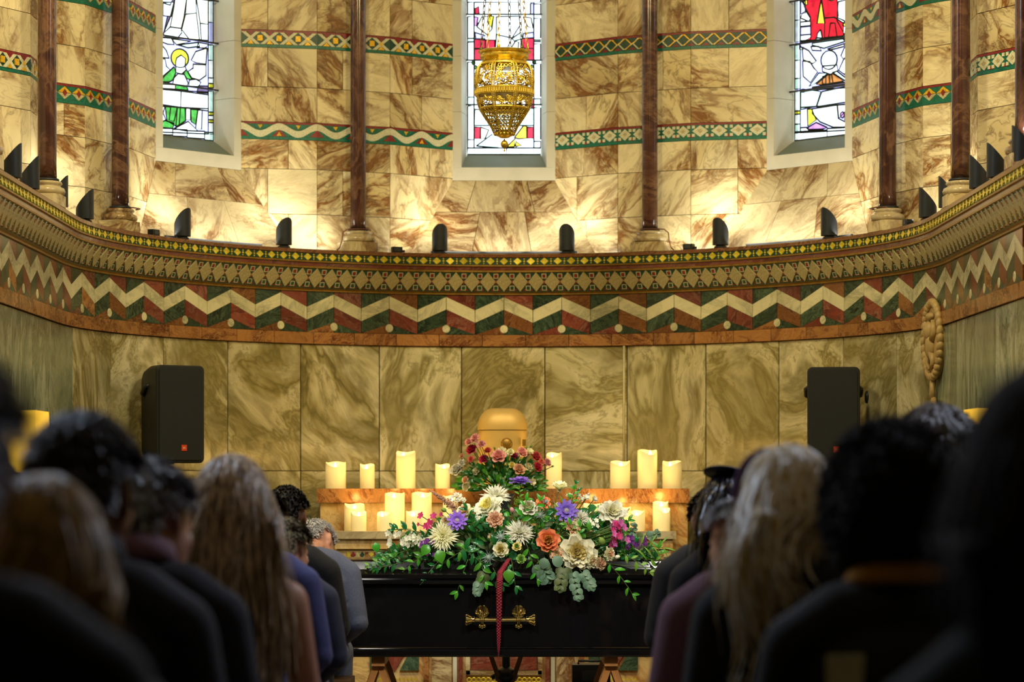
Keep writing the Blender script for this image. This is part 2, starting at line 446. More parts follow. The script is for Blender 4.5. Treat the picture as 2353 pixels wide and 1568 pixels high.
for i in range(len(side)-1):
    a, b = side[i], side[i+1]
    facets.append((a, b, kinds[i]))
    mirr = lambda v: Vector((-v.x, v.y, 0))
    facets.append((mirr(b), mirr(a), kinds[i]))
wall_upper = None
m = MB()
for a, b, k in facets:
    t = (b-a).normalized(); nrm = Vector((-t.y, t.x, 0))    # outward, away from the axis
    if nrm.dot((a+b)/2-Vector((0, C, 0))) < 0: nrm = -nrm
    a2, b2 = a+nrm*.022, b+nrm*.022
    m.add([Vector((a2.x, a2.y, LEDGE-.1)), Vector((b2.x, b2.y, LEDGE-.1)), Vector((b2.x, b2.y, ZT)), Vector((a2.x, a2.y, ZT))], [(0, 1, 2, 3)])
wall_upper = m.build('wall_upper', M['grout'], kind='structure')
def fslab(a, b, z0, z1, nrm, mat, name='marble_slab', g=.0015, depth=.02, parent=None, out=0.0):
    t = (b-a).normalized()
    a, b = a+t*g-nrm*out, b-t*g-nrm*out
    mm = MB(); mm.slab([Vector((a.x, a.y, z0+g)), Vector((b.x, b.y, z0+g)), Vector((b.x, b.y, z1-g)), Vector((a.x, a.y, z1-g))], nrm*depth)
    return mm.build(name, mat, parent or wall_upper)

def motif(kind):
    pass
m_x = []
def band_piece(pts, mat, name, o, t, nrm, z, depth=.006, proud=.004):
    """polygon given in (u along facet, v up) from point o"""
    q = [o+t*u+Vector((0, 0, z+v))-nrm*proud for u, v in pts]
    mm = MB(); mm.slab(q, nrm*depth); return mm.build(name, mat, wall_upper)
def wave_pts(x0, x1, n, f0, f1):
    up = [(x0+(x1-x0)*i/n, f0(x0+(x1-x0)*i/n)) for i in range(n+1)]
    dn = [(x0+(x1-x0)*i/n, f1(x0+(x1-x0)*i/n)) for i in range(n, -1, -1)]
    return up+dn
def dress_band(a, b, nrm, z0, z1, style):
    t = (b-a).normalized(); Lg = (b-a).length
    h = z1-z0
    fslab(a, b, z0, z0+.017, nrm, M['tess_green'], 'green_border', .0005)
    fslab(a, b, z1-.012, z1, nrm, M['tess_red'], 'red_border', .0005)
    zc = (z0+.017+z1-.012)/2; H = (h-.029)
    fslab(a, b, z0+.017, z1-.012, nrm, M['tess_dgreen'] if style in ('cross', 'ring') else M['tess_green'], 'mosaic_bed', .0)
    per = {'cross': .105, 'wave': .170, 'star': .092, 'ring': .088, 'tri': .08}[style]
    n = max(1, round(Lg/per)); per = Lg/n
    for i in range(n):
        u = per*(i+.5); hw = per/2
        def pc(pts, mat, name, d=.004): band_piece([(u+x, y) for x, y in pts], mat, name, a, t, nrm, zc, .006, d)
        if style == 'cross':
            w = .015
            for s in (-1, 1):
                pc([(-s*hw*.98-s*0, -H/2), (-s*hw*.98+s*w*1.6, -H/2), (s*hw*.98, H/2), (s*hw*.98-s*w*1.6, H/2)], M['tess_white'], 'mosaic_strap', .004+.001*s)
            pc([(-.015+hw, -.015), (.015+hw-.002, -.015), (.015+hw-.002, .015), (-.015+hw, .015)] if i < n-1 else rect(.016, .016), M['tess_gold'], 'gold_square', .006)
            pc([(-.018, H/2), (.018, H/2), (0, H/2-.022)], M['tess_red'], 'red_triangle', .0045)
            pc([(-.018, -H/2), (0, -H/2+.022), (.018, -H/2)], M['tess_gold'], 'gold_triangle', .0045)
        elif style == 'wave':
            f = lambda x: -math.cos(2*PI*x/per)*H*.31
            pc(wave_pts(-hw, hw, 14, lambda x: f(x)-.018, lambda x: f(x)+.018), M['tess_white'], 'mosaic_wave')
            pc([(-.012, -H/2+.022+.0), (.012, -H/2+.022+.0), (0, H/2-.03)] if False else [(-.013+hw*.0, H/2-.004), (.013, H/2-.004), (0, H/2-.024)][::-1], M['tess_gold'], 'gold_triangle', .002)
            if i < n-1: pc([(hw-.014, -H/2+.003), (hw+.014, -H/2+.003), (hw, -H/2+.026)], M['tess_gold'], 'gold_triangle', .002)
            pc([(-hw, -H/2), (-hw+.04, -H/2), (-hw, -H/2+.04)], M['tess_red'], 'red_triangle', .001)
            pc([(hw, -H/2), (hw, -H/2+.04), (hw-.04, -H/2)], M['tess_red'], 'red_triangle', .001)
        elif style == 'star':
            pc(dia(per*.86, H*.96), M['tess_white'], 'mosaic_diamond')
            pc(dia(per*.3, H*.34), M['tess_cream'], 'diamond_centre', .006)
            for sx in (-1, 1):
                for sz in (-1, 1):
                    pc([(sx*hw*.72+x, sz*H*.34+z) for x, z in rect(.016, .016)], M['tess_white'], 'small_square')
            for sx in (-1, 1): pc([(sx*hw, -H*.28), (sx*hw*.55, -H/2), (sx*hw, -H/2)][::sx], M['tess_red'], 'red_triangle', .002)
        elif style == 'ring':
            for s in (-1, 1):
                w = .007
                pc([(-s*hw*.97, 0), (-s*hw*.97+w, 0-.0), (0+w*.2, s*H/2*.93), (-w*.9, s*H/2*.93)], M['tess_white'], 'mosaic_strap', .005)
                pc([(s*hw*.97, 0), (s*hw*.97-w, 0), (0, -s*H/2*.93), (w, -s*H/2*.93)], M['tess_gold'], 'gold_strap', .0055)
            for s in (-1, 1):
                pc([(s*hw*.97, 0), (s*hw*.97-.008*s, 0), (0, s*H/2*.93), (0+.010*s, s*H/2*.93)], M['tess_gold'], 'gold_strap', .005)
                pc([(-hw*.97, 0), (-hw*.97+.009, 0), (0, s*H/2*.93), (-.010, s*H/2*.93)], M['tess_white'], 'mosaic_strap', .0052)
            pc([(-hw, -H/2), (-hw+.022, -H/2), (-hw, -.016)], M['tess_red'], 'red_triangle', .003)
            pc([(hw, -H/2), (hw, -.016), (hw-.022, -H/2)], M['tess_red'], 'red_triangle', .003)
        else:
            pc([(-hw*.95, H*.02), (0, H/2*.95), (hw*.95, H*.02)], M['tess_gold'], 'gold_triangle')
            pc([(-hw*.95, -H*.02), (hw*.95, -H*.02), (0, -H/2*.95)], M['tess_cream'], 'cream_triangle')
            pc(dia(.026, .034), M['tess_red'], 'red_diamond', .007)
rnd = random.Random(3)
for a, b, k in facets:
    t = (b-a).normalized(); nrm = Vector((-t.y, t.x, 0))
    if nrm.dot((a+b)/2-Vector((0, C, 0))) < 0: nrm = -nrm
    cx, cy = (a+b)/2 .x if False else ((a+b)/2).x, ((a+b)/2).y
    if k == 'frame':
        for z0 in [LEDGE+.44*i for i in range(8)]: fslab(a, b, z0, min(z0+.44, ZT), nrm, M['stone'], 'jamb_block')
        continue
    for ci, (z0, z1) in enumerate(courses):
        if (a-b).length > .3 and rnd.random() < .55:
            c = a+(b-a)*rnd.choice([.35, .5, .62])
            fslab(a, c, z0, z1, nrm, M['upper']); fslab(c, b, z0, z1, nrm, M['upper'])
        else: fslab(a, b, z0, z1, nrm, M['upper'])
    far = cy > 13
    for bi, (z0, z1) in enumerate(bands):
        if cy < 10.6: fslab(a, b, z0, z1, nrm, M['tess_dgreen'], 'mosaic_bed'); continue
        if far: st = (('wave', 'cross') if cx < 0 else ('star', 'ring'))[bi]
        elif cy > 12.0: st = ('tri', 'tri')[bi] if cx < 0 else ('tri', 'wave')[bi]
        else: st = ('cross', 'wave')[bi] if cx < 0 else ('star', 'star')[bi]
        dress_band(a, b, nrm, z0, z1, st)

# windows -------------------------------------------------------
def glass_mat(name, c, dirt=.12):
    t = NT(name); t.t.nodes.remove(t.bsdf)
    tc = t.n('TexCoord'); nz = t.n('TexNoise', Vector=tc.outputs['Object'], Scale=26.0, Detail=4.0).outputs[0]
    colr = t.ramp(nz, [(.3, (c[0]*(1-dirt), c[1]*(1-dirt), c[2]*(1-dirt), 1)), (.6, c)])
    tr = t.n('BsdfTransparent', Color=colr); tl = t.n('BsdfTranslucent', Color=colr); gl = t.n('BsdfGlossy', Color=(1,1,1,1), Roughness=.1)
    mx = t.n('MixShader', Fac=.25, i1=tr.outputs[0], i2=tl.outputs[0]); mx2 = t.n('MixShader', Fac=.05, i1=mx.outputs[0], i2=gl.outputs[0])
    t.l(mx2.outputs[0], t.out.inputs[0]); return t.mat
G = dict(w=glass_mat('clear_glass', (.93, .96, .98, 1), .2), l=glass_mat('lavender_glass', (.40, .38, .68, 1)), g=glass_mat('green_glass', (.06, .30, .05, 1), .6),
         y=glass_mat('yellow_glass', (.62, .58, .04, 1), .3), r=glass_mat('ruby_glass', (.50, .008, .02, 1), .5), p=glass_mat('rose_glass', (.48, .015, .05, 1), .4),
         m=glass_mat('mauve_glass', (.45, .20, .50, 1), .3), o=glass_mat('amber_glass', (.42, .15, .04, 1), .6), d=glass_mat('purple_glass', (.12, .08, .16, 1), .4),
         a=glass_mat('aqua_glass', (.62, .86, .80, 1), .25), c=glass_mat('cream_glass', (.92, .88, .70, 1), .3), q=glass_mat('gold_glass', (.85, .62, .05, 1), .3), b=glass_mat('silver_glass', (.62, .68, .74, 1), .3))
GP, GW = 2.43, .206
def window(n, theta, design, labelled=None):
    """splayed stone frame with sill blocks, glass panes in lead; design: list of (glass, points) in metres from the glass foot"""
    f = empty('window_%d' % n, (0, 0, 0)); f['kind'] = 'structure'
    a = math.radians(theta); out = Vector((math.sin(a), math.cos(a), 0)); rt = Vector((math.cos(a), -math.sin(a), 0)); O = Vector((0, C, 0))
    V = lambda x, p, z: O+rt*x+out*p+Vector((0, 0, z))
    zf, zs, zg = E+1.663, E+1.736, E+1.827
    ow = .238; ztop = 4.55
    def blk(pts, name='jamb_block', mat=M['stone']):
        mm = MB(); mm.add([V(*q) for q in pts], [(0,1,2,3)[::-1], (4,5,6,7), (0,1,5,4), (1,2,6,5), (2,3,7,6), (3,0,4,7)])
        o = mm.build(name, mat, f); fixnormals(o); return o
    # sill front block
    blk([(-FW-.002, FR, zf), (FW+.002, FR, zf), (FW+.04, FR+.06, zf), (-FW-.04, FR+.06, zf), (-FW-.002, FR, zs), (FW+.002, FR, zs), (FW+.04, FR+.06, zs-.015), (-FW-.04, FR+.06, zs-.015)], 'sill_block')
    # sloping inner sill
    blk([(-ow, FR+.012, zs-.02), (ow, FR+.012, zs-.02), (GW, GP, zs-.02), (-GW, GP, zs-.02), (-ow, FR+.012, zs+.001), (ow, FR+.012, zs+.001), (GW, GP, zg), (-GW, GP, zg)], 'sill_slope', plain('grey_slate_sill', srgb(112, 124, 116), .6, var=.05, nscale=10) if n == 1 else bpy.data.materials['grey_slate_sill'])
    z = zs; hts = [.311]*11; 
    for h in hts:
        z1 = min(z+h, ztop)
        if z1 <= z: break
        for s in (-1, 1):
            blk([(s*ow, FR, z+.001), (s*(FW+.002), FR, z), (s*(FW+.07), GP+.03, z), (s*GW, GP+.03, z+.001), (s*ow, FR, z1-.001), (s*(FW+.002), FR, z1-.001), (s*(FW+.07), GP+.03, z1-.001), (s*GW, GP+.03, z1-.001)])
        z = z1
    blk([(-FW, FR, ztop), (FW, FR, ztop), (FW, GP+.03, ztop), (-FW, GP+.03, ztop), (-FW, FR, ZT), (FW, FR, ZT), (FW, GP+.03, ZT), (-FW, GP+.03, ZT)], 'lintel')
    lead = MB()
    # each pane keeps only the area where no later pane lies: cut the light into fine rows and merge the runs
    nc, nr = 100, 360; cw = 2*GW/nc; ch = (ztop-zg)/nr
    X, Z = np.meshgrid((np.arange(nc)+.5)*cw, (np.arange(nr)+.5)*ch); top_ = np.full(X.shape, -1)
    for li, (g, pts) in enumerate(design):
        ins = np.zeros(X.shape, bool)
        for (x1, z1), (x2, z2) in zip(pts, pts[1:]+pts[:1]):
            if z1 == z2: continue
            ins ^= ((z1 > Z) != (z2 > Z)) & (X < (x2-x1)*(Z-z1)/(z2-z1)+x1)
        top_[ins] = li
    top_[top_ < 0] = 0
    panes = {}
    for r in range(nr):
        row = top_[r]; c0 = 0
        for c in range(1, nc+1):
            if c == nc or row[c] != row[c0]:
                panes.setdefault(int(row[c0]), []).append((c0, c, r)); c0 = c
    for li, runs in panes.items():
        mm = MB()
        for c0, c1, r in runs: mm.add([V(c0*cw-GW, GP, zg+r*ch), V(c1*cw-GW, GP, zg+r*ch), V(c1*cw-GW, GP, zg+(r+1)*ch), V(c0*cw-GW, GP, zg+(r+1)*ch)], [(0, 1, 2, 3)])
        o = mm.build('pane', G[design[li][0]], f)
        bm_ = bmesh.new(); bm_.from_mesh(o.data); bmesh.ops.remove_doubles(bm_, verts=bm_.verts, dist=1e-5); bm_.to_mesh(o.data); bm_.free()
    for li, (g, pts) in enumerate(design):
        dep = GP-.001
        lead.tube([V(x-GW, dep-.001, zg+z_) for x, z_ in pts+[pts[0]]], .0044, 4, False)
    lead.build('lead_came', M['lead'], f)
    return f
def conv(zs, x0, x1, ybot, ybot2, pxm, mirror=False):
    W_ = 2*GW; s = 3.92
    out = []
    for g, pts in zs:
        q = []
        for x, y in pts:
            u = (x-x0)/(x1-x0); yb = ybot+(ybot2-ybot)*u
            q.append((max(0, min(W_, u*W_)), max(0, (yb-y)/s/pxm)))
        out.append((g, q))
    return out
def R4(x0, y0, x1, y1): return [(x0, y0), (x1, y0), (x1, y1), (x0, y1)]
def OV(cx, cy, rx, ry, n=12): return [(cx+rx*math.cos(2*PI*i/n), cy+ry*math.sin(2*PI*i/n)) for i in range(n)]
left_design = [
 ('l', R4(130, 380, 570, 850)), ('w', R4(130, 0, 570, 380)), ('w', R4(130, -1200, 610, 0)), ('l', R4(130, 1000, 570, 1230)),
 ('d', [(130, 0), (310, 0), (270, 200), (215, 360), (130, 360)]), ('r', [(145, 0), (205, 60), (195, 200), (135, 210), (170, 130), (140, 90)]), ('b', [(165, 0), (300, 0), (270, 90), (200, 70)]),
 ('l', [(135, 250), (200, 185), (250, 190), (220, 350), (150, 360)]), ('b', [(215, 70), (300, 60), (280, 190), (215, 190)]),
 ('c', [(310, 0), (400, 0), (375, 200), (355, 290), (270, 290), (300, 100)]), ('w', [(400, 0), (470, 10), (475, 140), (390, 160)]), ('c', [(475, 10), (568, 20), (568, 235), (505, 230)]),
 ('c', [(390, 160), (475, 140), (500, 385), (420, 385), (360, 300)]), ('w', [(505, 230), (568, 235), (568, 400), (515, 395)]), ('w', [(270, 285), (355, 290), (360, 330), (330, 375), (205, 365)]),
 ('b', R4(570, 20, 610, 215)), ('l', R4(570, 215, 610, 400)), ('a', R4(570, 420, 610, 560)), ('w', R4(570, 560, 610, 720)), ('w', R4(570, 720, 610, 770)), ('y', R4(570, 770, 610, 810)), ('a', R4(570, 840, 610, 1030)),
 ('y', R4(570, 1030, 610, 1060)), ('w', R4(570, 1060, 610, 1100)), ('y', R4(570, 1100, 610, 1125)), ('w', R4(570, 1125, 610, 1230)),
 ('w', [(135, 385), (280, 385), (300, 440), (250, 440), (170, 410)]), ('c', [(280, 390), (430, 400), (320, 440)]), ('a', [(330, 440), (490, 405), (500, 440), (410, 460)]), ('w', [(490, 405), (570, 415), (545, 450), (480, 455)]),
 ('w', [(135, 400), (190, 430), (240, 500), (260, 565), (145, 560)]), ('w', [(140, 570), (230, 575), (240, 640), (270, 670), (210, 735), (160, 700), (140, 640)]),
 ('c', [(560, 450), (550, 595), (470, 590), (435, 570), (470, 490)]), ('c', [(450, 605), (550, 605), (550, 700), (500, 745), (440, 730), (410, 675), (450, 640)]),
 ('y', OV(345, 560, 68, 84, 16)), ('w', [(320, 560), (355, 530), (390, 560), (385, 630), (395, 660), (360, 700), (315, 690), (312, 600)]),
 ('g', [(190, 780), (230, 720), (300, 640), (315, 690), (290, 760), (260, 780)]), ('g', [(375, 695), (395, 655), (440, 745), (400, 740)]), ('w', [(330, 700), (380, 705), (410, 780), (400, 805), (290, 795), (300, 740)]),
 ('w', [(420, 750), (470, 740), (510, 765), (490, 805), (415, 805)]), ('d', [(490, 800), (568, 795), (568, 860), (480, 855)]), ('g', [(310, 800), (400, 810), (410, 845), (310, 840)]), ('c', [(145, 800), (310, 800), (310, 840), (150, 840)]),
 ('w', [(132, 845), (355, 855), (352, 1000), (132, 975)]), ('w', [(355, 855), (568, 875), (568, 1020), (352, 1000)]),
 ('w', [(190, 990), (230, 995), (215, 1060), (240, 1130), (185, 1125), (205, 1060)]), ('g', [(232, 995), (385, 1005), (390, 1120), (320, 1175), (245, 1125)]), ('w', [(392, 1005), (428, 1010), (428, 1110), (392, 1110)]),
 ('g', [(275, 998), (325, 1001), (300, 1130), (262, 1120)]), ('g', [(325, 1001), (350, 1003), (340, 1165), (315, 1172)]), ('g', [(430, 1012), (485, 1018), (470, 1150), (435, 1125)]), ('w', [(488, 1018), (520, 1022), (515, 1190), (470, 1180)]), ('g', [(170, 1155), (230, 1125), (300, 1145), (290, 1195), (190, 1190)]), ('w', [(300, 1195), (410, 1125), (485, 1205), (400, 1210)]),
 ('w', R4(132, 1150, 170, 1190)), ('w', R4(130, 1190, 205, 1245)), ('w', R4(205, 1195, 290, 1252)), ('w', R4(290, 1200, 403, 1262)), ('w', R4(403, 1208, 540, 1275)), ('a', R4(540, 1215, 610, 1290)),
]
right_design = [
 ('l', R4(305, 400, 735, 850)), ('w', R4(260, -1200, 735, 0)), ('w', R4(305, 0, 735, 410)), ('l', R4(305, 1000, 735, 1230)),
 ('b', R4(262, 30, 305, 205)), ('b', R4(262, 205, 305, 400)), ('a', R4(262, 430, 305, 570)), ('w', R4(262, 570, 305, 735)), ('a', R4(262, 735, 305, 830)), ('w', R4(262, 850, 305, 1030)), ('y', R4(262, 1030, 305, 1060)), ('w', R4(262, 1060, 305, 1150)), ('a', R4(262, 1150, 305, 1230)),
 ('l', R4(308, 40, 345, 150)), ('w', [(320, 150), (350, 130), (385, 200), (370, 225), (310, 190)]), ('w', R4(308, 225, 385, 265)), ('l', R4(308, 270, 388, 345)), ('w', R4(308, 345, 388, 395)),
 ('r', [(330, 30), (470, 20), (590, 20), (600, 200), (590, 240), (650, 380), (520, 395), (430, 380), (420, 400), (325, 405), (390, 370), (385, 190), (340, 90)]),
 ('r', [(495, 210), (570, 210), (640, 270), (640, 385), (495, 385)]), ('y', [(315, 25), (360, 30), (362, 75), (335, 70)]), ('y', [(470, 30), (497, 255), (437, 252), (455, 120)]), ('y', [(500, 0), (595, 0), (590, 40), (550, 60), (500, 30)]),
 ('w', [(600, 75), (690, 60), (700, 190), (735, 240), (730, 340), (640, 245), (592, 215)]), ('m', R4(700, 40, 735, 210)), ('o', [(650, 380), (660, 285), (735, 340), (733, 375)]), ('a', [(465, 310), (480, 400), (432, 400), (440, 340)]), ('y', [(640, 265), (657, 275), (655, 305), (635, 290)]),
 ('r', [(540, 260), (575, 262), (590, 385), (525, 390)]), ('o', [(480, 735), (505, 725), (505, 800), (478, 800)]), ('o', [(530, 725), (550, 722), (560, 800), (535, 800)]), ('r', R4(640, 398, 733, 420)), ('a', [(400, 425), (640, 410), (650, 435), (490, 480), (400, 445)]), ('w', [(520, 490), (650, 455), (640, 480), (540, 500)]), ('w', [(390, 455), (450, 460), (470, 500), (400, 490)]), ('w', [(300, 430), (330, 480), (300, 470)]),
 ('c', [(320, 455), (370, 490), (430, 590), (400, 610), (330, 570)]), ('c', [(325, 580), (380, 590), (410, 650), (440, 690), (385, 780), (330, 720)]), ('w', [(660, 455), (730, 470), (732, 530), (640, 590), (622, 560)]), ('c', [(640, 600), (690, 530), (738, 560), (730, 690), (670, 750), (605, 690)]), ('y', [(690, 530), (735, 560), (732, 680), (660, 745), (650, 725), (715, 650)]),
 ('w', OV(530, 590, 62, 85, 16)), ('w', [(478, 640), (590, 640), (598, 690), (540, 720), (480, 690)]), ('a', [(450, 700), (515, 710), (440, 780), (375, 815)]), ('a', [(555, 705), (590, 695), (660, 765), (650, 785)]),
 ('o', [(520, 720), (560, 715), (640, 790), (470, 810), (430, 800)]), ('d', [(400, 825), (660, 800), (650, 825), (420, 855)]),
 ('a', [(310, 860), (400, 850), (465, 870), (430, 1000), (310, 1018)]), ('b', [(475, 870), (733, 825), (733, 970), (435, 1003)]), ('w', OV(327, 850, 20, 13, 8)),
 ('y', [(362, 1020), (395, 1020), (430, 1120), (365, 1172)]), ('w', [(400, 1020), (590, 1000), (600, 1120), (660, 1160), (650, 1200), (560, 1195), (460, 1140), (400, 1060)]), ('w', [(595, 1000), (660, 995), (655, 1060), (605, 1120)]), ('y', [(663, 995), (692, 990), (700, 1150), (650, 1140)]), ('m', OV(632, 1090, 16, 28, 8)),
 ('m', [(355, 1190), (430, 1145), (515, 1195), (480, 1208), (370, 1205)]), ('w', R4(665, 1160, 733, 1195)), ('w', R4(308, 1185, 370, 1218)), ('w', R4(262, 1220, 515, 1300)), ('w', R4(515, 1205, 735, 1290)),
]
centre_design = [('w', R4(140, -1200, 795, 20)), ('w', R4(200, 20, 735, 1335))]
for y0, y1, g in ((20, 130, 'w'), (150, 340, 'w'), (345, 375, 'a'), (380, 545, 'w'), (560, 870, 'w'), (875, 945, 'a'), (955, 1255, 'w'), (1258, 1330, 'w')):
    centre_design += [(g, R4(142, y0, 200, y1)), (g, R4(735, y0+15, 795, y1))]
centre_design += [('w', R4(142, 1333, 490, 1390)), ('w', R4(490, 1333, 795, 1390)),
 ('p', [(205, 80), (240, 55), (245, 120), (210, 125)]), ('m', [(200, 150), (235, 155), (225, 230), (200, 240)]), ('l', R4(705, 30, 735, 130)), ('c', [(225, 240), (270, 150), (375, 145), (360, 260), (320, 315)]), ('y', [(330, 130), (375, 150), (355, 250), (320, 200)]),
 ('w', [(400, 150), (600, 145), (610, 230), (540, 340), (400, 310)]), ('c', [(640, 150), (710, 160), (730, 255), (680, 240)]), ('l', [(205, 290), (300, 320), (290, 360), (215, 350)]), ('l', [(640, 300), (730, 290), (733, 340), (640, 345)]),
 ('p', R4(202, 350, 300, 435)), ('p', R4(300, 360, 385, 450)), ('p', R4(202, 440, 300, 540)), ('p', R4(625, 345, 733, 435)), ('p', R4(620, 435, 733, 545)), ('p', R4(590, 440, 620, 470)), ('g', OV(195, 565, 14, 18, 8)), ('g', OV(738, 560, 14, 18, 8)), ('g', [(715, 580), (733, 600), (700, 625)]), ('g', OV(213, 606, 12, 16, 8)),
 ('w', [(400, 310), (540, 345), (480, 460), (390, 460)]), ('c', [(520, 450), (570, 370), (600, 380), (590, 465)]), ('a', [(540, 345), (620, 290), (640, 345), (560, 370)]),
 ('p', R4(718, 640, 733, 790)), ('p', R4(715, 890, 735, 980)), ('a', R4(205, 985, 470, 1130)), ('a', R4(470, 975, 733, 1130)), ('p', R4(202, 1145, 258, 1248)), ('p', R4(675, 1145, 733, 1245)),
 ('c', [(258, 1145), (330, 1170), (300, 1245), (255, 1250)]), ('a', [(220, 1315), (360, 1210), (420, 1330)]), ('q', [(560, 1240), (640, 1135), (672, 1140), (672, 1245), (600, 1250)]), ('q', [(490, 1325), (570, 1245), (560, 1320)]), ('q', [(570, 1320), (575, 1275), (625, 1310)])]
window(1, -45, conv(left_design, 130, 610, 1245, 1290, 429))
window(2, 0, conv(centre_design, 140, 795, 1390, 1390, 407.8))
window(3, 45, conv(right_design, 260, 735, 1300, 1262, 429))
# saddle bars across the lights (iron), named parts of each window
for n, th, ys in ((1, -45, (5, 390, 815)), (2, 0, (138, 550, 950)), (3, 45, (10, 405, 830))):
    f = bpy.data.objects['window_%d' % n]; a = math.radians(th)
    for y in ys:
        z = E+1.827+((1268 if n != 2 else 1390)-y)/3.92/(429 if n != 2 else 407.8)
        mb = MB(); mb.tube([L(th, GP-.035, -GW-.008)+Vector((0, 0, z)), L(th, GP-.035, GW+.008)+Vector((0, 0, z))], .005, 6)
        mb.build('saddle_bar', M['lead'], f)
# sloping marble sills below windows
for th in (-45, 0, 45):
    top = (FW, FR, E+1.663); bot = (.515, 2.132, LEDGE)
    mm = MB(); q = []
    for hw, p, z in ((FW+.02, FR+.02, E+1.70), (.6, 2.132+.025, LEDGE-.03)):
        for u in (-hw, hw):
            v = L(th, p, u); v.z = z; q.append(v)
    mm.add(q, [(0, 1, 3, 2)]); mm.build('sill_bed', M['grout'], wall_upper)
    zs_ = [0, .42, 1]
    for r_ in range(2):
        t0, t1 = zs_[r_], zs_[r_+1]
        cuts = [(-1, -.55, .45, 1), (-1, -.35, .3, 1)][r_]
        for c in range(3):
            pts = []
            for t_, u in ((t1, cuts[c]), (t1, cuts[c+1]), (t0, cuts[c+1]), (t0, cuts[c])):
                hw = top[0]+(bot[0]-top[0])*t_; p = top[1]+(bot[1]-top[1])*t_; z = top[2]+(bot[2]-top[2])*t_
                v = L(th, p, u*(hw-.001)); v.z = z; pts.append(v)
            cc = sum(pts, Vector())/4; pts = [p_+(cc-p_).normalized()*.002 for p_ in pts]
            a = math.radians(th)
            mm = MB(); mm.slab(pts, Vector((math.sin(a), math.cos(a), -.35))*.018)
            mm.build('sill_slab', M['sill'], wall_upper)

# floor, ceiling, nave shell ------------------------------------
def tile_floor():
    t = NT('floor_stone'); tc = t.n('TexCoord')
    br = t.n('TexChecker', Vector=tc.outputs['Object'], Scale=2.2, Color1=srgb(120, 112, 96), Color2=srgb(60, 58, 54))
    t.l(br.outputs[0], t.bsdf.inputs['Base Color']); t.bsdf.inputs['Roughness'].default_value = .3; return t.mat
m = MB(); m.box((0, 5.2, -.05), (7.2, 18.4, .1)); m.build('floor', tile_floor(), kind='structure')
m = MB(); m.box((0, 5.2, 5.25), (7.2, 18.4, .1)); m.build('ceiling', plain('gold_vault', srgb(120, 96, 52), .7), kind='structure')
navm = plain('nave_marble', srgb(150, 132, 92), .4, var=.2, nscale=2)
for nm, c, s in (('wall_left', (-3.45, 2.4, 2.6), (.1, 12.8, 5.2)), ('wall_right', (3.45, 2.4, 2.6), (.1, 12.8, 5.2)), ('wall_front', (0, -4.0, 2.6), (7, .1, 5.2)),
                 ('wall_arch_left', (-2.83, 8.62, 2.6), (1.35, .12, 5.2)), ('wall_arch_right', (2.83, 8.62, 2.6), (1.35, .12, 5.2))):
    m = MB(); m.box(c, s); m.build(nm, navm, kind='structure')
# masonry above the windows up to the vault
m = MB()
for a, b, k in facets:
    m.add([Vector((a.x, a.y, ZT-.01)), Vector((b.x, b.y, ZT-.01)), Vector((b.x, b.y, 5.2)), Vector((a.x, a.y, 5.2))], [(0, 1, 2, 3)])
for th in (-45, 0, 45):
    a, b = L(th, FR, -FW), L(th, FR, FW)
    m.add([Vector((a.x, a.y, ZT-.01)), Vector((b.x, b.y, ZT-.01)), Vector((b.x, b.y, 5.2)), Vector((a.x, a.y, 5.2))], [(0, 1, 2, 3)])
m.build('wall_vault_springing', M['upper'], kind='structure')
# ================================================================ FIXTURES ON THE LEDGE
def onledge(off, p, d=None):
    """x, y on the ledge; off is the pixel offset from the axis"""
    s = 1 if off > 0 else -1; best = None
    for i in range(0, 1500):
        th = i*.1; v = W(th, 0, p); e = abs(F*v.x/v.y-abs(off))
        if best is None or e < best[0]: best = (e, th)
    return s*best[1]
def facing(th): return -math.radians(max(-90, min(90, th)))
col_specs = [(-22.5, None), (22.5, None), (-67.5, None), (67.5, None), (None, (-2.065, 11.31)), (None, (2.065, 11.31)), (None, (-2.065, 9.9)), (None, (2.065, 9.9))]
col_lab = ['red marble column left of the centre window', 'red marble column right of the centre window', 'red marble column left of the angel window at left', 'dark marble column right of the window at right',
           'second red marble column from the left edge of the ledge', 'red marble column second from the right edge', 'red marble column nearest the left edge of the gallery', 'red marble column at the right edge of the gallery']
for i, (th, xy) in enumerate(col_specs):
    if th is not None: v = W(th, LEDGE, 2.068); rz = facing(th)
    else: v = Vector((xy[0], xy[1], LEDGE)); rz = facing(90 if xy[0] > 0 else -90)
    root = empty('marble_column', v, rz, label=col_lab[i], category='column', group='columns along the gallery ledge')
    m = MB(); m.slab([Vector((a, b, 0)) for a, b in [(-.097, .07), (-.097, -.045), (-.068, -.073), (.068, -.073), (.097, -.045), (.097, .07)]], (0, 0, .052), 0)
    m.build('plinth', M['upper'], root)
    m = MB(); m.lathe([(.078, .052), (.092, .058), (.096, .070), (.090, .083), (.076, .088), (.070, .092), (.074, .097), (.080, .103), (.076, .112), (.060, .115)], (0, 0, 0), 28, sy=.86)
    m.build('base_moulding', M['sill'], root, True)
    m = MB(); m.lathe([(.048, .112), (.055, .118), (.055, .124), (.047, .129)], (0, 0, 0), 24); m.build('ring', M['black_metal'], root, True)
    m = MB(); m.lathe([(.044, .126), (.0425, .2), (.042, 1.6), (.040, 3.45)], (0, 0, 0), 28); m.build('shaft', M['column'], root, True)

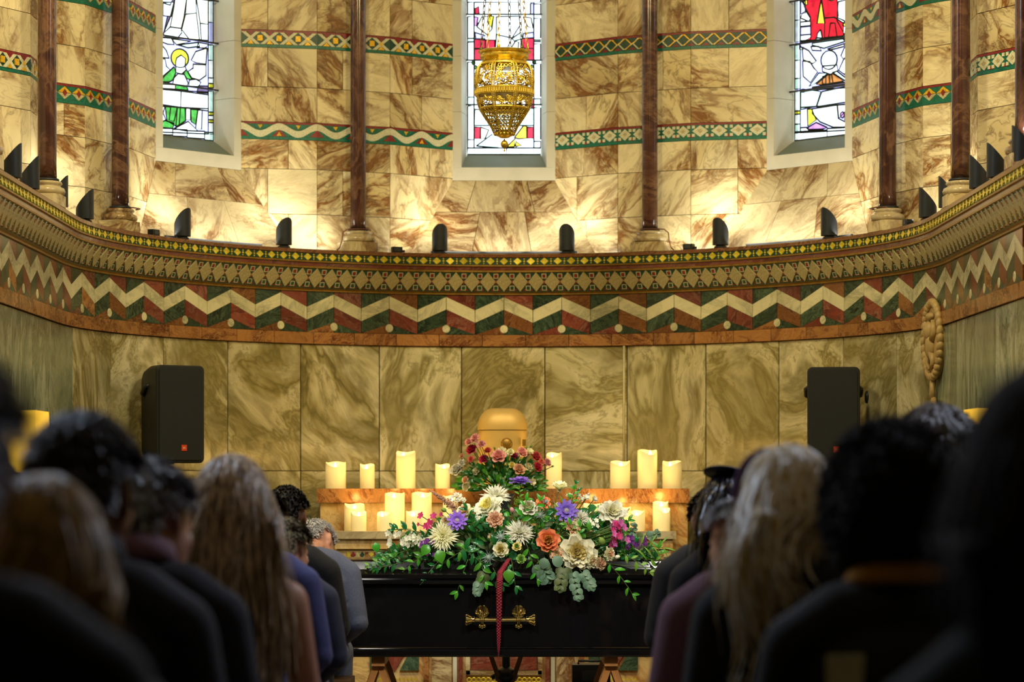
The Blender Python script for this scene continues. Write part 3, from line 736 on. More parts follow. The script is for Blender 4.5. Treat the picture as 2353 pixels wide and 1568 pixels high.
lens_m = plain('lit_lamp_lens', (1, .9, .7, 1), .4, emit=(1, .86, .6, 1), es=12)
spots = [(-148, 'left one of the two below the centre window'), (145, 'right one of the two below the centre window'), (-506, 'between the left window and the centre column'), (498, 'left of the right window sill'),
         (-738, 'below the left angel window'), (747, 'below the right window'), (-963, 'left of the column by the left window'), (974, 'right of the dark column at right'),
         (-1023, 'beside the second column from the left'), (1020, 'beside the second column from the right'), (-1090, 'near the left end of the ledge'), (1092, 'near the right end of the ledge'), (-1132, 'last but one at the left edge'), (1133, 'last but one at the right edge'), (1192, 'at the far right edge')]
for off, txt in spots:
    th = onledge(off, 2.04); v = W(th, LEDGE, 2.04)
    root = empty('uplight', v, facing(th), label='black cylindrical uplight on the ledge, '+txt, category='spotlight', group='uplights along the gallery ledge')
    m = MB(); n = 24; R_ = .043; vs = []
    for k in range(n):
        a = 2*PI*k/n; x, y = R_*math.cos(a), R_*math.sin(a)
        zt = .112-.050*math.sin(a)
        vs += [Vector((x, y, .018)), Vector((x, y, zt)), Vector((x*.93, y*.93, zt)), Vector((x*.93, y*.93, .03))]
    m.add(vs, [(4*k+q, 4*((k+1) % n)+q, 4*((k+1) % n)+q+1, 4*k+q+1) for k in range(n) for q in range(3)]+[tuple(4*k for k in reversed(range(n))), tuple(4*k+3 for k in range(n))])
    m.build('shade', M['black_metal'], root, True, angle=30)
    m = MB(); m.lathe([(.030, 0), (.034, .003), (.034, .010), (.026, .013), (.026, .019)], (0, 0, 0), 16); m.build('foot', M['black_metal'], root, True, angle=30)
    m = MB(); m.lathe([(.034, .032), (.030, .036), (.01, .038)], (0, 0, 0), 16); m.build('lens', lens_m, root)
    n_ = Wn(th)
    lp = v+n_*.012+Vector((0, 0, .112))
    light('uplight_beam', 'SPOT', lp, 4.4, (1.0, .92, .72), lp+n_*.45+Vector((0, 0, .8)), .03, angle=158, blend=.9)
for off, y, txt in ((-805, 545, 'left window'), (-246, 580, 'centre left column'), (425, 573, 'centre right column'), (928, 533, 'dark right column')):
    th = onledge(off, 2.03); v = W(th, LEDGE, 2.03)
    root = empty('junction_box', v, facing(th), label='small black junction box on the ledge near the '+txt, category='box', group='junction boxes on the ledge')
    m = MB(); m.box((0, 0, .016), (.056, .034, .032)); m.box((.036, 0, .01), (.016, .012, .012)); m.build('box_body', M['black_metal'], root)
    m = MB(); m.box((0, -.018, .018), (.034, .003, .018)); m.build('socket_plate', plain('dark_grey_plastic', srgb(60, 62, 64), .5), root)
for a, b, txt in ((-56, -38, 'under the left window'), (-11, 11, 'under the centre window'), (38, 58, 'under the right window')):
    m = MB(); vs = []; n = 12
    for i in range(n+1):
        th = a+(b-a)*i/n
        for r, z in ((2.104, 0), (2.090, 0), (2.090, .020), (2.104, .020)): vs.append(W(th, LEDGE+z+.001, r))
    m.add(vs, [(4*i+q, 4*i+4+q, 4*i+4+(q+1) % 4, 4*i+(q+1) % 4) for i in range(n) for q in range(4)])
    m.build('cable_tray', M['black_metal'], label='thin black cable tray on the ledge '+txt, category='cable tray', group='cable trays along the ledge')
for a in (-58, -52, -46, -40, -34, -13, -6.5, 0, 6.5, 13, 34, 40, 46, 52, 58, -78, 78, -29, 29):
    lp = W(a, LEDGE+.024, 2.05); o = light('ledge_strip_light', 'AREA', lp, .62, (1.0, .95, .80), lp+Wn(a)*.32+Vector((0, 0, .8)), .20, .02)
copper = plain('brown_cable', srgb(96, 52, 34), .5)
for off, s, txt in ((-333, -1, 'left centre column'), (340, 1, 'right centre column'), (-868, -1, 'column left of the left window'), (873, 1, 'dark column right of the right window')):
    th = onledge(off, 2.07); v = W(th, LEDGE, 2.05); T = Wn(th).cross(Vector((0, 0, 1))); T = -T if T.dot(Vector((1, 0, 0))) < 0 else T
    I = -Wn(th)
    pts = [v+T*s*.135+Vector((0, 0, .004)), v+T*s*.118+Vector((0, 0, .02)), v+T*s*.106+Vector((0, 0, .06)), v+T*s*.102+Vector((0, 0, .10)), v+T*s*.085+I*.02+Vector((0, 0, .118)), v+T*s*.03+I*.045+Vector((0, 0, .121)), v-T*s*.03+I*.043+Vector((0, 0, .121)), v-T*s*.058+Vector((0, 0, .121))]
    m = MB(); m.tube(pts, .0035, 8); m.build('cable', copper, None, True, label='brown cable looped over the base of the '+txt, category='cable', group='cables round the column bases')

# white conduit down the wall
m = MB(); th = 8.05+4.3+.55
th = onledge(277, RW); m.tube([W(th, zy(798), RW-.008), W(th, zy(900), RW-.008), W(th, zy(1120), RW-.008)], .006, 8)
o = m.build('wall_cable', plain('white_plastic', srgb(214, 206, 160), .5), None, True, label='thin white cable running straight down the marble wall', category='cable')

# ---------------------------------------------------------------- carved medallion
th = 83.2; v = W(th, (E+.66), RW-.002)
carved = plain('carved_ochre_marble', srgb(178, 152, 98), .45, var=.2, nscale=14, bump=.3)
root = empty('wall_medallion', v, facing(th), label='carved ochre oval medallion with relief and ribbon tails on the right wall', category='carving')
m = MB(); m.lathe([(.0, .03), (.06, .03), (.12, .024), (.135, .012), (.14, 0)], (0, 0, 0), 36, rot=Matrix.Rotation(PI/2, 3, 'X'), sy=1.34); m.build('plaque', carved, root, True)
m = MB()
for i in range(30):
    a = 2*PI*i/30; c = Vector((.132*math.cos(a), -.026, .178*math.sin(a)))
    m.ball(c, (.021, .018, .028), 8, 5, Matrix.Rotation(-a+.5, 3, 'Y'))
m.build('wreath', carved, root, True)
m = MB()
m.ball((0, -.04, .045), (.036, .028, .045), 12, 8); m.ball((0, -.035, -.03), (.05, .024, .06), 12, 8)
for s in (-1, 1):
    m.tube([(s*.04, -.035, -.0), (s*.075, -.038, .04), (s*.06, -.04, .09)], [.018, .014, .01], 8)
    m.tube([(s*.02, -.035, -.06), (s*.045, -.035, -.11), (s*.01, -.035, -.14)], [.018, .013, .008], 8)
m.ball((0, -.036, .11), (.05, .02, .02), 10, 6); m.build('figure_relief', carved, root, True)
m = MB(); m.tube([(0, -.02, -.185), (.004, -.026, -.24), (-.006, -.022, -.29)], [.016, .014, .018], 8)
m.tube([(-.004, -.02, -.28), (-.03, -.024, -.34), (-.045, -.02, -.42)], [.016, .013, .007], 8); m.tube([(0, -.02, -.28), (.034, -.024, -.33), (.036, -.02, -.41)], [.016, .013, .007], 8)
m.build('ribbon', carved, root, True)

# ---------------------------------------------------------------- hanging lantern
brass = plain('pierced_brass', srgb(216, 184, 70), .34, .75, var=.3, nscale=50)
LD = 12.2; S = F/LD; lc = P(1159, 0, LD); lx = lc.x
def lz(y): return E+(1100-y)/S
root = empty('hanging_lantern', (lx, LD, lz(345)), 0, label='pierced brass sanctuary lantern hanging on chains before the centre window', category='lantern')
z0 = lz(345)
prof_px = [(305, 25), (290, 32), (270, 46), (252, 57), (235, 62), (220, 65), (206, 66.5), (190, 68), (178, 67.5), (165, 66), (155, 62), (148, 56), (143, 50)]
PR = [(hw/S, lz(y)-z0) for y, hw in prof_px]
def rad(z):
    if z <= PR[0][1]: return PR[0][0]
    for (r0, a), (r1, b) in zip(PR, PR[1:]):
        if a <= z <= b: return r0+(r1-r0)*(z-a)/(b-a)
    return PR[-1][0]
zz = lambda y: lz(y)-z0
m = MB()
m.lathe([(.094, zz(145)), (.104, zz(141)), (.108, zz(137)), (.120, zz(134)), (.122, zz(130)), (.114, zz(128)), (.114, zz(125)), (.126, zz(123)), (.130, zz(119)), (.124, zz(118)), (.10, zz(118)), (.09, zz(143))], (0, 0, 0), 32)
for i in range(64):
    a = 2*PI*i/64; m.ball((.118*math.cos(a), .118*math.sin(a), zz(131)), .0042, 5, 4)
m.build('crown_rim', brass, root, True, angle=40)
m = MB(); m.lathe([(rad(zz(222))+.002, zz(223)), (rad(zz(220))+.005, zz(221)), (rad(zz(214))+.004, zz(214)), (rad(zz(207))+.005, zz(207)), (rad(zz(206))+.002, zz(205))], (0, 0, 0), 48)
for i in range(72):
    a = 2*PI*i/72; r = rad(zz(214))+.005; m.box((r*math.cos(a), r*math.sin(a), zz(214)), (.006, .006, .018))
m.build('middle_band', brass, root, True, angle=40)
m = MB(); m.lathe([(rad(zz(254))+.001, zz(255)), (rad(zz(252))+.005, zz(252)), (rad(zz(249))+.002, zz(249))], (0, 0, 0), 48); m.build('hoop', brass, root, True)
m = MB(); m.lathe([(rad(zz(150))+.001, zz(153)), (rad(zz(150))+.003, zz(150)), (.11, zz(145)), (.10, zz(143))], (0, 0, 0), 48); m.build('hoop', brass, root, True)
for k in range(8):
    a = 2*PI*(k+.5)/8+.0
    m = MB()
    for da in (-.055, .055):
        m.tube([((rad(z)+.003)*math.cos(a+da), (rad(z)+.003)*math.sin(a+da), z) for z in [PR[0][1]+(PR[-1][1]-PR[0][1])*i/22 for i in range(23)]], .0028, 6)
    for i in range(44):
        z = PR[0][1]+(PR[-1][1]-PR[0][1])*i/43; m.ball(((rad(z)+.003)*math.cos(a), (rad(z)+.003)*math.sin(a), z), .0036, 5, 4)
    m.build('rib', brass, root, True)
def ring_on(mb, a, z, r, w=.0016, asp=1.0, a0=0, a1=2*PI, n=12):
    pts = []
    for i in range(n+1):
        q = a0+(a1-a0)*i/n; zz_ = z+r*math.sin(q)*asp; rr = rad(zz_)+.001
        aa = a+r*math.cos(q)/rr; pts.append((rr*math.cos(aa), rr*math.sin(aa), zz_))
    mb.tube(pts, w, 4, False)
rl = random.Random(5)
for k in range(8):
    a = 2*PI*k/8
    m = MB()   # honeycomb part
    rows = 6
    for j in range(rows):
        z = zz(299)+(zz(257)-zz(299))*j/(rows-1); R_ = rad(z); half = PI/8-.07
        nn = 4 if j > 2 else 3; rr = R_*half/nn
        for i in range(nn):
            ring_on(m, a-half+(2*i+1+(.5 if j % 2 else -.0))*half/nn, z, min(rr*1.02, .0085), .0025, n=8)
    # lower scroll frieze and upper scroll panel
    for za, zb, rr in ((zz(247), zz(226), .016), (zz(203), zz(154), .024)):
        hgt = zb-za
        for s in (-1, 1):
            zc_ = za+hgt*(.5 if rr < .02 else .34)
            ring_on(m, a+s*.20, zc_, rr*.86, .0024, 1, 0, 2*PI, 16); ring_on(m, a+s*.20, zc_, rr*.45, .003, 1, .6*s, 4.6+.6*s, 10)
            for q in range(5):
                qa = 2*PI*q/5; m.tube([((rad(zc_)+.001)*math.cos(a+s*.2), (rad(zc_)+.001)*math.sin(a+s*.2), zc_), ((rad(zc_)+.001)*math.cos(a+s*.2+.0125*rr/.02*math.cos(qa)/.1), (rad(zc_)+.001)*math.sin(a+s*.2+.0125*rr/.02*math.cos(qa)/.1), zc_+rr*.45*math.sin(qa))], .0028, 4)
        for _ in range(10 if rr < .02 else 26):
            ring_on(m, a+rl.uniform(-.30, .30), rl.uniform(za+.004, zb-.004), rl.uniform(.005, .0095), .0026, 1, 0, 2*PI, 8)
        for _ in range(4 if rr < .02 else 10):
            z = rl.uniform(za, zb); aa = a+rl.uniform(-.28, .28); m.ball(((rad(z))*math.cos(aa), rad(z)*math.sin(aa), z), (.005, .005, .004), 6, 4)
    m.build('pierced_panel', brass, root, True)
m = MB(); m.lathe([(.001, zz(318)), (.022, zz(317)), (.040, zz(311)), (.050, zz(306)), (.050, zz(303)), (.04, zz(301))], (0, 0, 0), 20)
for i in range(16):
    a = 2*PI*i/16; m.ball((.047*math.cos(a), .047*math.sin(a), zz(309)), .007, 6, 4)
m.build('base_cup', brass, root, True)
m = MB(); m.lathe([(.0015, zz(319)), (.004, zz(320)), (.004, zz(322)), (.014, zz(325)), (.020, zz(331)), (.014, zz(338)), (.004, zz(340)), (.003, zz(344)), (.006, zz(346)), (.001, zz(349))][::-1], (0, 0, 0), 16); m.build('finial', brass, root, True)
chainm = plain('dark_brass_chain', srgb(96, 84, 44), .4, .8)
apex = lz(118)-z0+1.42
for k in range(6):
    a = 2*PI*k/6+.28; p0 = Vector((.118*math.cos(a), .118*math.sin(a), zz(118))); p1 = Vector((.006*math.cos(a), .006*math.sin(a), apex))
    m = MB(); n = 46; ax = (p1-p0).normalized(); s1 = ax.orthogonal().normalized(); s2 = ax.cross(s1)
    for i in range(n):
        c = p0+(p1-p0)*(i+.5)/n; u = s1 if i % 2 else s2; h = (p1-p0).length/n*.66
        m.tube([c+ax*h*math.sin(q)*1.0+u*.0068*math.cos(q) for q in [2*PI*j/8 for j in range(9)]], .0023, 4, False)
    m.ball(p0+Vector((0, 0, .006)), (.009, .009, .011), 8, 6)
    m.build('chain', chainm if k % 2 else brass, root, True)
m = MB(); m.tube([(0, 0, apex-.02), (0, 0, 5.2-z0)], .006, 8); m.lathe([(.05, 5.17-z0), (.06, 5.2-z0)], (0, 0, 0), 12); m.build('suspension_rod', chainm, root, True)

# ---------------------------------------------------------------- loudspeakers on poles
spk = plain('speaker_plastic', srgb(26, 30, 31), .55, var=.1, nscale=200)
grl = plain('speaker_grille', srgb(20, 25, 28), .6, var=.3, nscale=420)
orange = plain('orange_badge', srgb(235, 74, 30), .4, emit=srgb(235, 74, 30), es=0)
def rrect(w, h, r, n=5):
    out = []
    for cx, cz, a0 in ((w/2-r, h/2-r, 0), (-w/2+r, h/2-r, PI/2), (-w/2+r, -h/2+r, PI), (w/2-r, -h/2+r, 3*PI/2)):
        out += [(cx+r*math.cos(a0+PI/2*i/n), cz+r*math.sin(a0+PI/2*i/n)) for i in range(n+1)]
    return out
def speaker(px0, px1, y0, y1, d, rot, label, polepx):
    s = F/d; w_ = .26; h_ = (y1-y0)/s; cx = ((px0+px1)/2-1158)/s
    zb = E+(1100-y1)/s
    root = empty('loudspeaker', (cx, d, zb), rot, label=label, category='loudspeaker', group='loudspeakers on stands by the altar')
    secs = [(-.125, w_*.96, h_*.97, .022), (-.118, w_, h_, .026), (-.02, w_, h_, .03), (.08, w_*.90, h_*.94, .035), (.15, w_*.72, h_*.86, .035)]
    m = MB(); vs = []; n = 24
    for y, a, b, r in secs: vs += [Vector((x, y, z+h_/2)) for x, z in rrect(a, b, r)]
    m.add(vs, [(i*n+k, i*n+(k+1) % n, (i+1)*n+(k+1) % n, (i+1)*n+k) for i in range(len(secs)-1) for k in range(n)]+[tuple(reversed(range(n))), tuple(range((len(secs)-1)*n, len(secs)*n))])
    o = m.build('cabinet', spk, root, True, angle=35); fixnormals(o)
    m = MB(); m.slab([Vector((x, -.132, z+h_/2)) for x, z in rrect(w_*.90, h_*.945, .02)][::-1], (0, .008, 0), .003); m.build('grille', grl, root)
    m = MB(); m.slab([Vector((x+.015, -.136, z+h_*.155)) for x, z in rect(.029, .030)], (0, .005, 0), .001); b = m.build('badge', orange, root, label='small orange badge')
    cu = bpy.data.curves.new('lettering', 'FONT'); cu.body = 'JBL'; cu.size = .012; cu.extrude = .0005; cu.align_x = 'CENTER'; cu.align_y = 'CENTER'
    to = bpy.data.objects.new('tmp', cu); col.objects.link(to); dg = bpy.context.evaluated_depsgraph_get(); dg.update()
    me_ = bpy.data.meshes.new_from_object(to.evaluated_get(dg)); bpy.data.objects.remove(to)
    me_.materials.clear(); me_.materials.append(plain('white_print', (.9, .8, .7, 1), .5))
    link('lettering', me_, b, (.015, -.1372, h_*.155), (PI/2, 0, 0))
    for s_ in (-1, 1):
        m = MB(); m.tube([(s_*(w_*.47), -.02, h_*.80), (s_*(w_*.53), .0, h_*.78), (s_*(w_*.52), .04, h_*.72), (s_*(w_*.44), .055, h_*.70)], .012, 8); m.build('handle', M['black_metal'], root, True)
    m = MB(); m.lathe([(.012, 0), (.03, .004), (.034, .015), (.012, .02)], (w_*.60, .03, h_*.70), 14, rot=Matrix.Rotation(PI/2, 3, 'Y')) if rot < 0 else m.lathe([(.02, 0), (.02, .006)], (0, .0, -.006), 12)
    m.build('knob', M['black_metal'], root, True)
    # stand
    pr = empty('speaker_stand', (cx, d, 0), rot, label='black tubular stand under the %s loudspeaker' % ('left' if cx < 0 else 'right'), category='stand', group='loudspeaker stands')
    m = MB(); m.tube([(0, 0, .25), (0, 0, zb-.014)], .0155, 12); m.build('pole', M['black_metal'], pr, True)
    m = MB(); m.lathe([(.022, .55), (.024, .56), (.024, .62), (.02, .63)], (0, 0, 0), 12); m.build('collar', M['black_metal'], pr, True)
    m = MB(); m.lathe([(.03, .24), (.03, .30)], (0, 0, 0), 12); m.build('collar', M['black_metal'], pr, True)
    for k in range(3):
        a = 2*PI*k/3+.4; m = MB(); m.tube([(0.02*math.cos(a), .02*math.sin(a), .28), (.24*math.cos(a), .24*math.sin(a), .012)], .010, 8); m.ball((.26*math.cos(a), .26*math.sin(a), .014), .014, 8, 5); m.build('leg', M['black_metal'], pr, True)
speaker(322, 462, 842, 1065, 12.55, math.radians(31), 'black portable loudspeaker at left, turned to show its side', 376)
speaker(1845, 1985, 846, 1069, 12.55, math.radians(-7), 'black portable loudspeaker at right, facing the room', 1915)

# ---------------------------------------------------------------- altar
def bx(name, mat, x0, x1, y0, y1, z0, z1, parent, **k):
    m = MB(); m.box(((x0+x1)/2, (y0+y1)/2, (z0+z1)/2), (x1-x0, y1-y0, z1-z0)); o = m.build(name, mat, parent, **k)
    return o
alt = empty('altar', (0, 13.0, 0), 0, label='orange and beige marble altar with raised back shelf under the candles', category='altar')
def ax_(px, d): return (px-1158)/F*d
def az(y, d): return E+(1100-y)/F*d
def abx(name, mat, px0, px1, ya, yb, d0, d1, **k):
    x0, x1 = ax_(px0, d0), ax_(px1, d0); z1, z0 = az(ya, d0), az(yb, d0)
    m = MB(); m.box(((x0+x1)/2, (d0+d1)/2-13.0, (z0+z1)/2), (x1-x0, d1-d0, z1-z0)); return m.build(name, mat, alt, **k)
GZ = az(1123.5, 13.0)
abx('shelf_slab', M['siena'], 728, 1158, 1123.5, 1156, 13.0, 13.50); abx('shelf_slab', M['siena'], 1158.6, 1585, 1123.5, 1156, 13.0, 13.50)
for a, b in ((736, 905), (905.7, 1150), (1150.7, 1420), (1420.7, 1580)): abx('back_panel', M['altar_beige'], a, b, 1156.5, 1340, 13.02, 13.48)
abx('back_body', M['altar_beige'], 734, 1582, 1341, 1620, 13.02, 13.48)
MZ = az(1222, 12.72)
abx('mensa', M['sill'], 762, 1554, 1222, 1239, 12.72, 13.015)
abx('moulding', M['altar_beige'], 770, 1546, 1239.5, 1262, 12.74, 13.01)
abx('frieze_bed', M['altar_beige'], 774, 1542, 1262.5, 1290, 12.76, 13.01)
tess = [M['gold'], M['tess_red'], M['tess_cream'], M['tess_dgreen'], M['siena']]
rt_ = random.Random(9)
for side_ in ((796, 900), (1416, 1525)):
    n = 10
    for i in range(n):
        px = side_[0]+(side_[1]-side_[0])*(i+.5)/n; z = az(1275, 12.755)
        m = MB(); x = ax_(px, 12.755); m.slab([Vector((x+a, 12.752-13, z+b)) for a, b in (dia(.024, .034) if i % 2 else rect(.017, .026))], (0, .006, 0), .001); m.build('mosaic_piece', tess[i % 5], alt)
abx('front_body', M['altar_beige'], 778, 1538, 1290.5, 1628, 12.80, 13.01)
df = 12.78
def fpoly(name, mat, pts, d=df, th_=.018):
    m = MB(); m.slab([Vector((ax_(px, d), d-13, az(y, d))) for px, y in pts], (0, th_, 0), .0015); o = m.build(name, mat, alt); fixnormals(o); return o
mirror_ = lambda pts: [(2*1158-px, y) for px, y in pts]
for f_ in (lambda p: p, mirror_):
    fpoly('frame_strip', M['sill'], f_([(800, 1490), (990, 1490), (990, 1500), (800, 1500)]))
    fpoly('triangle_stone', M['red'], f_([(880, 1501), (932, 1501), (906, 1545)]))
    fpoly('green_stone', M['green'], f_([(940, 1501), (962, 1501), (962, 1542), (918, 1542)]))
    fpoly('green_stone', M['green'], f_([(872, 1501), (895, 1542), (850, 1542), (850, 1501)]))
    fpoly('pillar_strip', M['siena'], f_([(973, 1495), (985, 1495), (985, 1640), (973, 1640)]), 12.775)
    fpoly('veined_panel', M['sill'], f_([(992, 1495), (1038, 1495), (1038, 1640), (992, 1640)]))
    fpoly('pillar_strip', M['stone'], f_([(1041, 1495), (1050, 1495), (1050, 1640), (1041, 1640)]), 12.775)
    fpoly('pillar_strip', M['red'], f_([(1053, 1495), (1063, 1495), (1063, 1640), (1053, 1640)]), 12.77)
    fpoly('centre_frame', M['sill'], f_([(1070, 1495), (1080, 1495), (1080, 1552), (1070, 1552)]), 12.775)
    for i in range(7):
        c = f_([(1078+i*11, 1563)])[0]; m = MB(); x = ax_(c[0], 12.77); z = az(1563, 12.77)
        m.tube([(x+.011*math.cos(q), -.235, z+.011*math.sin(q)) for q in [2*PI*j/10 for j in range(11)]], .0035, 5, False); m.build('gilded_ring', M['gold'], alt, True)
    for i in range(12):
        c = f_([(856+i*9, 1560)])[0]; m = MB(); x = ax_(c[0], 12.77); z = az(1562, 12.77)
        m.slab([Vector((x+a, -.235, z+b)) for a, b in dia(.016, .02)], (0, .006, 0), .001); m.build('gilded_lozenge', M['gold'], alt)
fpoly('centre_mosaic', M['red'], [(1082, 1495), (1234, 1495), (1234, 1541), (1082, 1541)])
fpoly('centre_frame', M['sill'], [(1070, 1542), (1246, 1542), (1246, 1552), (1070, 1552)], 12.775)
# low step
m = MB(); m.box((0, -.42, .02), (2.5, .5, .04)); m.build('altar_step', M['upper'], alt)

# tabernacle
brg = plain('gilded_tabernacle', srgb(212, 176, 98), .5, .25, var=.1, nscale=8)
tb = empty('tabernacle', (ax_(1154.5, 13.2), 13.2, GZ), 0, label='gilded domed tabernacle with round boss at the centre of the altar', category='tabernacle')
w2 = .132
m = MB(); n = 24
def sq_ring(r, z, pw=3.2): return [Vector((r*abs(math.cos(a))**(2/pw)*(1 if math.cos(a) >= 0 else -1), r*abs(math.sin(a))**(2/pw)*(1 if math.sin(a) >= 0 else -1), z)) for a in [2*PI*i/32 for i in range(32)]]
def loft(mb, rings):
    k = len(rings[0]); vs = [v for r in rings for v in r]
    mb.add(vs, [(i*k+j, i*k+(j+1) % k, (i+1)*k+(j+1) % k, (i+1)*k+j) for i in range(len(rings)-1) for j in range(k)]+[tuple(reversed(range(k))), tuple(range((len(rings)-1)*k, len(rings)*k))])
loft(m, [sq_ring(w2*1.04, 0), sq_ring(w2*1.04, .02), sq_ring(w2*.97, .025), sq_ring(w2*.97, .305)]); m.build('casket', brg, tb, True, angle=35)
m = MB(); loft(m, [sq_ring(w2, .308), sq_ring(w2*1.0, .316)]+[sq_ring(w2*(math.cos(t)**.62), .316+.112*math.sin(t)) for t in [.15, .35, .55, .75, .95, 1.12, 1.25]]); m.build('domed_lid', brg, tb, True, angle=35)
m = MB(); m.lathe([(.001, .012), (.02, .011), (.026, .006), (.03, 0)][::-1], (.022, -w2*.98, .235), 24, rot=Matrix.Rotation(PI/2, 3, 'X')); m.build('boss', M['gold_dull'], tb, True)
m = MB(); m.box((w2*.86, -w2*.9, .24), (.018, .02, .034)); m.build('hinge', M['gold_dull'], tb)

# ---------------------------------------------------------------- candles
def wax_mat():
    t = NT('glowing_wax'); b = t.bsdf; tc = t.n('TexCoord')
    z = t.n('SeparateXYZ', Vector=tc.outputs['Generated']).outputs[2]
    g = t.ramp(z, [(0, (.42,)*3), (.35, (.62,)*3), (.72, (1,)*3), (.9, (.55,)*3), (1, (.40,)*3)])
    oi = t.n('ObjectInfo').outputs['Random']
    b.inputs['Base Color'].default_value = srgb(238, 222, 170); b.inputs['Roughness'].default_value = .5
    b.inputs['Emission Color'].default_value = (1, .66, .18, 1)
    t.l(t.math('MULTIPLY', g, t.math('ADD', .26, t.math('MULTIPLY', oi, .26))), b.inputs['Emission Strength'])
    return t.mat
wax = wax_mat()
flame_m = plain('led_flame', (1, .9, .6, 1), .4, emit=(1, .84, .5, 1), es=16, var=0)
wick_m = plain('dark_wick', srgb(50, 36, 20), .8)
cand = [  # px0, px1, ytop, depth, shelf, label tail
 (748, 795, 1062, 13.1, 'g', 'short wide, leftmost on the upper shelf'), (827, 861, 1067, 13.1, 'g', 'short narrow, second from left on the upper shelf'), (910, 955, 1038, 13.1, 'g', 'tall wide, third from left on the upper shelf'),
 (1000, 1034, 1067, 13.1, 'g', 'short, just left of the pink flowers on the upper shelf'), (1255, 1291, 1041, 13.1, 'g', 'tall narrow, just right of the pink flowers'), (1402, 1448, 1060, 13.1, 'g', 'short wide, third from right on the upper shelf'),
 (1465, 1510, 1034, 13.1, 'g', 'tallest, second from right on the upper shelf'), (1522, 1567, 1060, 13.1, 'g', 'short, rightmost on the upper shelf'),
 (791, 838, 1158, 12.93, 'm', 'back one of the pair at the left end of the lower shelf'), (806, 842, 1176, 12.80, 'm', 'front one of the pair at the left end of the lower shelf'),
 (866, 901, 1177, 12.80, 'm', 'short, before the taller one left of the spray'), (884, 930, 1133, 12.93, 'm', 'tall wide, left of its twin on the lower shelf'), (946, 992, 1132, 12.93, 'm', 'tall wide, right of its twin on the lower shelf'),
 (933, 968, 1175, 12.80, 'm', 'short, before the right one of the tall pair'), (1018, 1052, 1140, 12.93, 'm', 'half hidden behind the left part of the spray'), (1340, 1386, 1158, 12.93, 'm', 'half hidden behind the right part of the spray'),
 (1416, 1450, 1166, 12.93, 'm', 'third from right on the lower shelf'), (1449, 1482, 1174, 12.80, 'm', 'unlit looking, second from right on the lower shelf'), (1500, 1536, 1153, 12.95, 'm', 'taller of the pair at the right end of the lower shelf'), (1504, 1540, 1167, 12.82, 'm', 'front one of the pair at the right end of the lower shelf')]
for i, (a, b, yt, d, sh, txt) in enumerate(cand):
    s = F/d; r = (b-a)/2/s; zb = (GZ if sh == 'g' else MZ)+.0005
    # keep the pixel positions of the tops
    zt = E+(1100-yt)/s; h = zt-zb
    root = empty('pillar_candle', (ax_((a+b)/2, d), d, zb), rt_.uniform(-.5, .5), label='cream candle, '+txt, category='candle', group='glowing pillar candles on the altar')
    m = MB(); n = 24; vs = []
    for k in range(n):
        q = 2*PI*k/n; dip = -.024*max(0, -math.sin(q))**1.3-.003*math.sin(3*q+i)
        x, y = r*math.cos(q), r*math.sin(q)
        vs += [Vector((x, y, 0)), Vector((x, y, h-.004+dip)), Vector((x*.96, y*.96, h+dip)), Vector((x*.86, y*.86, h-.002+dip)), Vector((x*.7, y*.7, h-.024)), Vector((x*.1, y*.1, h-.026))]
    m.add(vs, [(6*k+q, 6*((k+1) % n)+q, 6*((k+1) % n)+q+1, 6*k+q+1) for k in range(n) for q in range(5)]+[tuple(6*k for k in reversed(range(n))), tuple(6*k+5 for k in range(n))])
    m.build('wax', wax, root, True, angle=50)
    m = MB(); m.tube([(0, 0, h-.027), (0, 0, h-.016)], .0015, 6); m.build('wick', wick_m, root)
    m = MB(); m.lathe([(.001, h-.038), (.0066, h-.031), (.0078, h-.024), (.005, h-.014), (.0008, h-.004)], (0, -r*.62, 0), 10, sy=.6)
    m.build('flame', flame_m, root, True)
    light('candle_glow', 'POINT', (root.location.x, d-r*.2, zb+h+.03), .36, (1, .60, .16), None, .02)

# ---------------------------------------------------------------- warm lamp shades at both sides
shade_m = plain('lit_lampshade', srgb(250, 190, 60), .7, emit=(1, .60, .05, 1), es=.7, var=.04)
for px0, px1, yt, yb, d, lab in ((-70, 97, 945, 1085, 9.6, 'glowing yellow lampshade at the left edge behind the mourners'), (2230, 2400, 940, 1085, 9.6, 'glowing yellow lampshade at the right edge behind the mourners')):
    s = F/d; cx = ((px0+px1)/2-1158)/s; zt = E+(1100-yt)/s; zb = E+(1100-yb)/s; hw = (px1-px0)/2/s
    root = empty('floor_lamp', (cx, d, 0), 0, label=lab, category='lamp', group='warm lamps at the sides')
    m = MB(); vs = []
    for z, w in ((zb, hw*1.04), (zt, hw)):
        for a, b in ((-1, -1), (1, -1), (1, 1), (-1, 1)): vs.append(Vector((a*w, b*w, z)))
    m.add(vs, [(0, 1, 5, 4), (1, 2, 6, 5), (2, 3, 7, 6), (3, 0, 4, 7)]); o = m.build('lamp_shade', shade_m, root)
    m = MB(); m.tube([(0, 0, .02), (0, 0, zt-.03)], .012, 10); m.build('pole', M['black_metal'], root, True)
    m = MB(); m.lathe([(.13, 0), (.13, .015), (.02, .03)], (0, 0, 0), 24); m.build('base', M['black_metal'], root, True)
    light('lamp_bulb', 'POINT', (cx*.97, d-.02, zt-.05+.09), 4.5, (1, .62, .18), None, .05)
